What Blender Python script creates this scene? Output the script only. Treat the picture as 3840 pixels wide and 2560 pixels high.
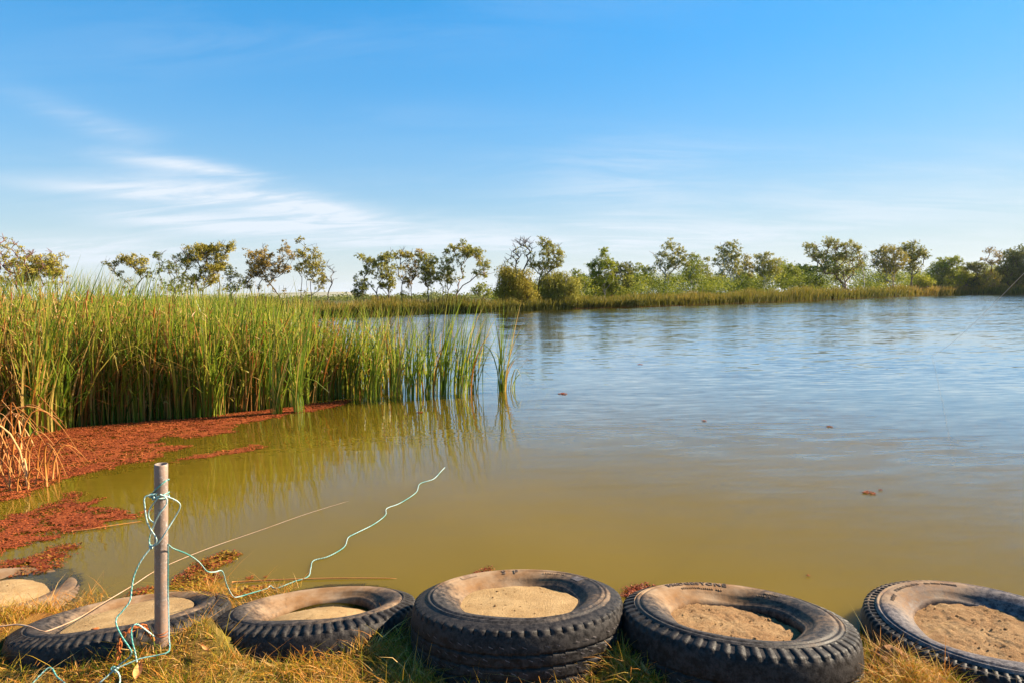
import bpy, bmesh, math
import numpy as np
from mathutils import Matrix, Vector

scene = bpy.context.scene
for o in list(bpy.data.objects):
    bpy.data.objects.remove(o)

# ------------------------------------------------------------------ camera
CAM_H = 1.74
PITCH = math.radians(4.177)
ROLL = math.radians(-1.0083)
cam_data = bpy.data.cameras.new('camera')
cam_data.sensor_width = 36.0
cam_data.lens = 36.0 * 2300.0 / 3840.0
cam_data.clip_start = 0.05
cam_data.clip_end = 30000.0
cam = bpy.data.objects.new('camera', cam_data)
scene.collection.objects.link(cam)
scene.camera = cam
fwd = Vector((0, math.cos(PITCH), -math.sin(PITCH)))
rgt = Vector((1, 0, 0))
dwn = Vector((0, -math.sin(PITCH), -math.cos(PITCH)))
ix = rgt * math.cos(ROLL) - dwn * math.sin(ROLL)
iy = rgt * math.sin(ROLL) + dwn * math.cos(ROLL)
m = Matrix((ix, -iy, -fwd)).transposed().to_4x4()
m.translation = Vector((0, 0, CAM_H))
cam.matrix_world = m

# ------------------------------------------------------------------ light
SUN_AZ = math.radians(72.0)      # clockwise from +Y (into the picture)
SUN_EL = math.radians(31.0)
SKY_STRENGTH = 0.057
sun_dir = Vector((math.sin(SUN_AZ) * math.cos(SUN_EL), math.cos(SUN_AZ) * math.cos(SUN_EL), math.sin(SUN_EL)))
sl = bpy.data.lights.new('sun', 'SUN')
sl.energy = 5.0
sl.angle = math.radians(0.53)
sl.color = (1.0, 0.84, 0.62)
sun = bpy.data.objects.new('sun', sl)
sun.rotation_euler = sun_dir.to_track_quat('Z', 'Y').to_euler()
sun.location = (30, 10, 30)
scene.collection.objects.link(sun)

world = bpy.data.worlds.new('World')
scene.world = world
world.use_nodes = True
wn = world.node_tree
wn.nodes.clear()
def W(kind, **kw):
    n = wn.nodes.new(kind)
    for k, v in kw.items():
        setattr(n, k, v)
    return n
def wl(a, b):
    wn.links.new(a, b)
def wmath(op, a, b=None, c=None, clamp=False):
    n = W('ShaderNodeMath', operation=op, use_clamp=clamp)
    for i, s in enumerate((a, b, c)):
        if s is None:
            continue
        if isinstance(s, (int, float)):
            n.inputs[i].default_value = s
        else:
            wl(s, n.inputs[i])
    return n.outputs[0]
wo = W('ShaderNodeOutputWorld')
bg = W('ShaderNodeBackground')
sky = W('ShaderNodeTexSky', sky_type='NISHITA')
sky.sun_disc = False
sky.sun_elevation = SUN_EL
sky.sun_rotation = SUN_AZ
sky.altitude = 50
sky.air_density = 1.0
sky.dust_density = 0.05
sky.ozone_density = 2.2
hs = W('ShaderNodeHueSaturation')
hs.inputs['Saturation'].default_value = 1.42
hs.inputs['Hue'].default_value = 0.492
hs.inputs['Value'].default_value = 1.0
wl(sky.outputs[0], hs.inputs['Color'])
# the photograph's sky is tone-compressed: pull the bright horizon and sun side towards the zenith level
sc_ = W('ShaderNodeSeparateColor')
wl(hs.outputs[0], sc_.inputs[0])
comp = wmath('DIVIDE', 2.15, wmath('ADD', 1.0, wmath('MULTIPLY', sc_.outputs[1], 0.46)))
skyc = W('ShaderNodeVectorMath', operation='SCALE')
wl(hs.outputs[0], skyc.inputs[0])
wl(comp, skyc.inputs['Scale'])
tc = W('ShaderNodeTexCoord')
sep = W('ShaderNodeSeparateXYZ')
wl(tc.outputs['Generated'], sep.inputs[0])
sx, sy, sz = sep.outputs
el = wmath('ARCSINE', sz)                         # elevation and azimuth of the view of the sky
az = wmath('ARCTAN2', sx, sy)
# thin cirrus on a flat layer seen in perspective
den = wmath('ADD', wmath('MAXIMUM', sz, 0.0), 0.14)
cx = wmath('DIVIDE', sx, den)
cy = wmath('DIVIDE', sy, den)
comb = W('ShaderNodeCombineXYZ')
wl(wmath('MULTIPLY', wmath('ADD', cx, wmath('MULTIPLY', cy, 0.22)), 0.55), comb.inputs[0])
wl(wmath('MULTIPLY', cy, 1.9), comb.inputs[1])
n1 = W('ShaderNodeTexNoise')
n1.inputs['Scale'].default_value = 1.9
n1.inputs['Detail'].default_value = 7.0
n1.inputs['Roughness'].default_value = 0.66
n1.inputs['Distortion'].default_value = 0.6
wl(comb.outputs[0], n1.inputs['Vector'])
n2 = W('ShaderNodeTexNoise')
n2.inputs['Scale'].default_value = 0.55
n2.inputs['Detail'].default_value = 2.0
wl(comb.outputs[0], n2.inputs['Vector'])
def ramp(val, lo, hi):
    n = W('ShaderNodeMapRange', interpolation_type='SMOOTHSTEP')
    n.inputs['From Min'].default_value = lo
    n.inputs['From Max'].default_value = hi
    wl(val, n.inputs['Value'])
    return n.outputs[0]
# a few individual wisps: azimuth, elevation, half length, half height (degrees), slope, weight
WISPS = [(-35.0, 14.0, 4.2, 0.9, -0.28, 0.26), (-32.5, 13.3, 3.5, 0.9, -0.05, 0.16), (-28.0, 11.0, 5.0, 0.6, -0.06, 0.62), (-23.5, 10.5, 3.6, 0.5, -0.12, 0.38),
         (-32.0, 8.6, 6.0, 0.6, -0.02, 0.55), (-25.5, 8.8, 7.0, 1.2, -0.06, 0.72), (-19.0, 8.2, 7.0, 1.1, -0.14, 0.55), (-14.0, 7.0, 7.0, 0.9, -0.14, 0.45), (-27.0, 6.6, 8.0, 0.9, -0.05, 0.55), (-16.0, 5.8, 9.0, 1.0, -0.06, 0.5),
         (3.0, 5.3, 15.0, 1.3, -0.02, 0.55), (-36.0, 3.9, 12.0, 1.1, 0.02, 0.55), (10.0, 9.0, 8.0, 3.6, 0.1, 0.30), (29.0, 6.5, 16.0, 3.2, 0.05, 0.34)]
wisp = None
for a0, e0, la, le, sl_, wt in WISPS:
    da = wmath('SUBTRACT', wmath('MULTIPLY', az, 57.2958), a0)
    de = wmath('SUBTRACT', wmath('SUBTRACT', wmath('MULTIPLY', el, 57.2958), e0), wmath('MULTIPLY', da, sl_))
    r2 = wmath('ADD', wmath('POWER', wmath('ABSOLUTE', wmath('DIVIDE', da, la)), 2.0),
               wmath('POWER', wmath('ABSOLUTE', wmath('DIVIDE', de, le)), 2.0))
    g = wmath('MULTIPLY', wmath('EXPONENT', wmath('MULTIPLY', r2, -1.0)), wt)
    wisp = g if wisp is None else wmath('ADD', wisp, g)
streak = ramp(n1.outputs['Fac'], 0.36, 0.66)
wispf = wmath('MULTIPLY', wisp, wmath('ADD', wmath('MULTIPLY', streak, 0.72), 0.30))
veil = wmath('MULTIPLY', ramp(n2.outputs['Fac'], 0.42, 0.72), wmath('MULTIPLY', streak, 0.16))
low = wmath('MULTIPLY', wmath('EXPONENT', wmath('MULTIPLY', wmath('MAXIMUM', el, 0.0), -8.6)), 0.95)
cloud = wmath('ADD', wmath('ADD', wispf, veil), low, clamp=True)
mixc = W('ShaderNodeMix', data_type='RGBA')
wl(wmath('MINIMUM', cloud, 0.95), mixc.inputs['Factor'])
wl(skyc.outputs[0], mixc.inputs[6])
mixc.inputs[7].default_value = (4.45, 4.9, 5.4, 1)
wl(mixc.outputs[2], bg.inputs['Color'])
bg.inputs['Strength'].default_value = SKY_STRENGTH
wl(bg.outputs[0], wo.inputs['Surface'])

scene.view_settings.view_transform = 'Standard'
scene.view_settings.look = 'None'
scene.view_settings.exposure = 1.72
scene.view_settings.gamma = 1.0
scene.view_settings.use_curve_mapping = False
scene.render.engine = 'CYCLES'
scene.cycles.use_denoising = True
scene.cycles.max_bounces = 8
scene.cycles.transparent_max_bounces = 12
scene.cycles.caustics_reflective = False
scene.cycles.caustics_refractive = False

# ------------------------------------------------------------------ measured places (metres; x right, y into the picture, z up)
BANK = [(-69.895, 57.058), (-54.581, 56.606), (-39.506, 56.162), (-26.114, 59.007), (-21.777, 61.244), (-16.575, 61.696), (-9.35, 67.653), (-3.621, 70.608), (1.365, 74.802), (7.933, 78.7), (17.366, 82.93), (26.474, 89.358), (37.11, 96.864), (51.038, 108.605), (63.917, 119.463), (82.375, 137.266), (107.289, 161.297), (129.636, 175.439), (135.331, 162.182), (139.111, 134.508), (151.828, 106.53)]
REED_FRONT = [(-8.215, 7.68), (-7.223, 7.896), (-6.8, 8.015), (-6.391, 8.172), (-6.185, 8.815), (-5.425, 9.038), (-4.604, 9.312), (-3.936, 9.692), (-3.495, 10.286), (-2.948, 10.775), (-2.259, 10.876), (-1.558, 10.978)]
REED_CLUMPS = [(-3.636, 9.352, 1.45), (-3.351, 9.479, 1.5), (-2.436, 10.497, 1.45), (-2.054, 10.795, 1.4), (-1.77, 10.649, 1.35), (-1.499, 10.971, 1.4), (-1.228, 10.822, 1.5), (-0.933, 10.703, 1.4), (-0.747, 11.102, 1.25), (-0.213, 11.231, 1.35), (-0.041, 11.373, 1.05)]
MAT_MAIN = [(-5.976, 6.056), (-7.611, 7.757), (-6.781, 7.992), (-6.155, 8.606), (-5.373, 8.95), (-4.569, 9.242), (-3.953, 9.736), (-3.269, 10.286), (-2.846, 10.566), (-2.701, 10.36), (-2.947, 9.804), (-3.403, 9.391), (-3.602, 8.853), (-3.9, 8.689), (-3.79, 8.073), (-3.916, 7.893), (-4.212, 7.795), (-4.535, 7.82), (-4.537, 7.53), (-4.264, 7.4), (-3.963, 7.324), (-4.097, 7.101), (-4.015, 6.796), (-4.196, 6.511), (-4.256, 6.381), (-4.431, 6.148), (-4.526, 5.841), (-4.458, 5.554), (-4.574, 5.338), (-4.984, 5.024)]
MAT_ARM1 = [(-3.783, 6.701), (-3.566, 6.918), (-3.477, 7.184), (-3.26, 7.195), (-3.12, 7.316), (-2.998, 7.416), (-2.999, 7.024), (-3.293, 6.923), (-3.543, 6.753), (-3.731, 6.555)]
MAT_ARM2 = [(-4.439, 4.675), (-4.205, 4.894), (-4.129, 5.045), (-4.088, 5.229), (-4.093, 5.458), (-4.204, 5.698), (-3.967, 5.451), (-3.809, 5.228), (-3.774, 5.382), (-3.651, 5.449), (-3.641, 5.219), (-3.711, 5.122), (-3.429, 5.107), (-3.134, 4.995), (-3.082, 4.839), (-3.237, 4.747), (-3.299, 4.622), (-3.43, 4.547), (-3.478, 4.397), (-3.6, 4.306), (-3.602, 4.168), (-3.787, 3.965)]
MAT_ARM3 = [(-3.571, 3.729), (-3.534, 4.087), (-3.409, 4.16), (-3.362, 4.295), (-3.253, 4.358), (-3.085, 4.283), (-3.129, 4.211), (-3.136, 4.105), (-3.032, 3.975), (-3.115, 3.898), (-3.18, 3.805), (-3.304, 3.81)]
MAT_SHORE = [(-2.059, 3.32), (-2.105, 3.505), (-2.031, 3.602), (-2.122, 3.71), (-2.17, 3.861), (-2.122, 4.042), (-2.041, 4.138), (-1.938, 4.134), (-1.91, 4.033), (-1.944, 3.931), (-1.958, 3.853), (-1.886, 3.774), (-1.867, 3.63), (-1.785, 3.494), (-1.711, 3.54), (-1.643, 3.639), (-1.517, 3.652), (-1.506, 3.582), (-1.611, 3.456), (-1.739, 3.338), (-1.801, 3.227)]
MAT_SHORE2 = [(-2.387, 3.297), (-2.349, 3.444), (-2.297, 3.561), (-2.223, 3.626), (-2.131, 3.522), (-2.195, 3.445), (-2.277, 3.357), (-2.341, 3.273)]
MAT_TUFT5 = [(0.605, 3.423), (0.657, 3.536), (0.778, 3.579), (0.818, 3.543), (0.726, 3.483), (0.648, 3.406)]
MAT_TUFT4 = [(-0.245, 3.762), (-0.205, 3.814), (-0.163, 3.844), (-0.169, 3.797), (-0.203, 3.761)]
FLOATS = [(3.044, 5.171, 0.1), (0.886, 10.827, 0.16), (2.605, 8.279, 0.07), (3.181, 15.205, 0.12), (4.06, 7.779, 0.08), (1.789, 3.642, 0.022), (-1.426, 9.276, 0.1), (-1.681, 3.747, 0.05), (-1.583, 3.754, 0.025), (3.186, 5.236, 0.035)]
ROPE_LOOP_A = [(-1.58, 2.655, 0.901), (-1.62, 2.635, 0.894), (-1.619, 2.625, 0.852), (-1.606, 2.62, 0.776), (-1.577, 2.62, 0.721), (-1.575, 2.62, 0.697), (-1.598, 2.625, 0.676), (-1.615, 2.635, 0.689), (-1.605, 2.635, 0.734), (-1.555, 2.615, 0.818), (-1.524, 2.625, 0.862), (-1.524, 2.625, 0.893), (-1.546, 2.62, 0.909)]
ROPE_LOOP_B = [(-1.546, 2.62, 0.909), (-1.509, 2.635, 0.888), (-1.486, 2.655, 0.86), (-1.488, 2.665, 0.833), (-1.511, 2.66, 0.789), (-1.533, 2.625, 0.739), (-1.568, 2.62, 0.69), (-1.6, 2.625, 0.674)]
ROPE_LOOP_C = [(-1.544, 2.62, 0.904), (-1.593, 2.635, 0.854), (-1.613, 2.64, 0.822), (-1.609, 2.64, 0.792), (-1.58, 2.625, 0.777)]
ROPE_DOWN = [(-1.603, 2.63, 0.672), (-1.633, 2.6, 0.623), (-1.653, 2.58, 0.572), (-1.655, 2.56, 0.528), (-1.655, 2.54, 0.473), (-1.671, 2.51, 0.442), (-1.683, 2.49, 0.424), (-1.671, 2.47, 0.4), (-1.636, 2.45, 0.359), (-1.608, 2.44, 0.327), (-1.598, 2.44, 0.301), (-1.617, 2.45, 0.272), (-1.662, 2.46, 0.238), (-1.685, 2.46, 0.217), (-1.707, 2.44, 0.199), (-1.736, 2.4, 0.174), (-1.764, 2.33, 0.155)]
ROPE_BACK = [(-1.685, 2.46, 0.217), (-1.608, 2.5, 0.235), (-1.557, 2.52, 0.236), (-1.511, 2.53, 0.242), (-1.509, 2.56, 0.245), (-1.532, 2.6, 0.283), (-1.546, 2.63, 0.364), (-1.556, 2.655, 0.474), (-1.548, 2.655, 0.597), (-1.541, 2.65, 0.675)]
ROPE_SLACK = [(-1.598, 2.6, 0.278), (-1.607, 2.53, 0.363), (-1.612, 2.5, 0.389), (-1.623, 2.49, 0.373), (-1.611, 2.47, 0.335), (-1.597, 2.46, 0.294), (-1.591, 2.46, 0.248)]
ROPE_TAIL = [(-1.682, 2.455, 0.22), (-1.662, 2.45, 0.203), (-1.646, 2.43, 0.181), (-1.637, 2.38, 0.163)]
ROPE_GRASS = [(-2.021, 2.36, 0.161), (-2.018, 2.44, 0.173), (-2.007, 2.47, 0.191), (-1.989, 2.49, 0.208), (-1.97, 2.49, 0.207), (-1.93, 2.46, 0.19), (-1.872, 2.43, 0.177), (-1.764, 2.36, 0.156)]
ROPE_LINE = [(-1.547, 2.66, 0.668), (-1.548, 2.7, 0.633), (-1.533, 2.78, 0.574), (-1.532, 2.88, 0.491), (-1.548, 2.98, 0.399), (-1.544, 3.05, 0.362), (-1.54, 3.12, 0.334), (-1.569, 3.22, 0.214), (-1.578, 3.3, 0.11), (-1.568, 3.35, 0.08), (-1.532, 3.459, 0.05), (-1.5, 3.568, 0.02), (-1.496, 3.619, 0.012), (-1.451, 3.586, 0.012), (-1.378, 3.675, 0.008), (-1.31, 3.745, 0.008), (-1.331, 3.86, 0.008), (-1.351, 3.982, 0.008), (-1.273, 4.042, 0.008), (-1.206, 4.195, 0.008), (-1.222, 4.363, 0.008), (-1.193, 4.438, 0.008), (-1.095, 4.62, 0.008), (-1.043, 4.821, 0.008), (-1.064, 4.978, 0.008), (-0.977, 5.105, 0.008), (-0.884, 5.386, 0.008), (-0.887, 5.646, 0.008), (-0.779, 5.783, 0.008), (-0.734, 6.059, 0.006), (-0.707, 6.31, -0.01), (-0.698, 6.634, -0.05)]
POST_BASE = (-1.624, 2.69, 0.157)
POST_TOP = (-1.574, 2.69, 1.025)
CHAIN = [(-1.602, 2.6, 0.266), (-1.634, 2.6, 0.319), (-1.659, 2.585, 0.33), (-1.685, 2.56, 0.323), (-1.709, 2.55, 0.305), (-1.717, 2.545, 0.27), (-1.721, 2.54, 0.231), (-1.732, 2.53, 0.193)]
STALK_LONG = [(-2.555, 2.752, 0.24), (-2.411, 2.76, 0.25), (-2.348, 2.774, 0.25), (-2.261, 2.744, 0.255), (-2.176, 2.704, 0.255), (-2.146, 2.721, 0.25), (-2.134, 2.875, 0.22), (-2.182, 3.11, 0.17), (-2.24, 3.465, 0.1), (-2.274, 3.805, 0.05), (-2.156, 4.184, 0.02), (-1.923, 4.532, 0.015), (-1.695, 4.878, 0.01), (-1.437, 5.215, 0.0)]
STALK_FLOAT = [(-1.76, 3.682, 0.01), (-1.554, 3.704, 0.008), (-1.226, 3.716, 0.008), (-0.925, 3.713, 0.006), (-0.758, 3.712, 0.0), (-0.693, 3.715, -0.02)]
STALK_TWIG = [(-3.397, 4.586, 0.01), (-3.293, 4.614, 0.012), (-3.172, 4.68, 0.012), (-2.977, 4.806, 0.0)]
PIPE_STUB = (-2.051, 2.78, 0.174)
CLOD = (1.591, 2.5, 0.2)
FISH_LINE = [(3.14, 3.4, 2.14), (11.236, 16.386, -0.05)]
DRY_CLUMP = [(-5.243, 6.31), (-6.042, 7.258), (-7.027, 8.033), (-4.653, 5.739), (-4.635, 5.95)]
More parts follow.
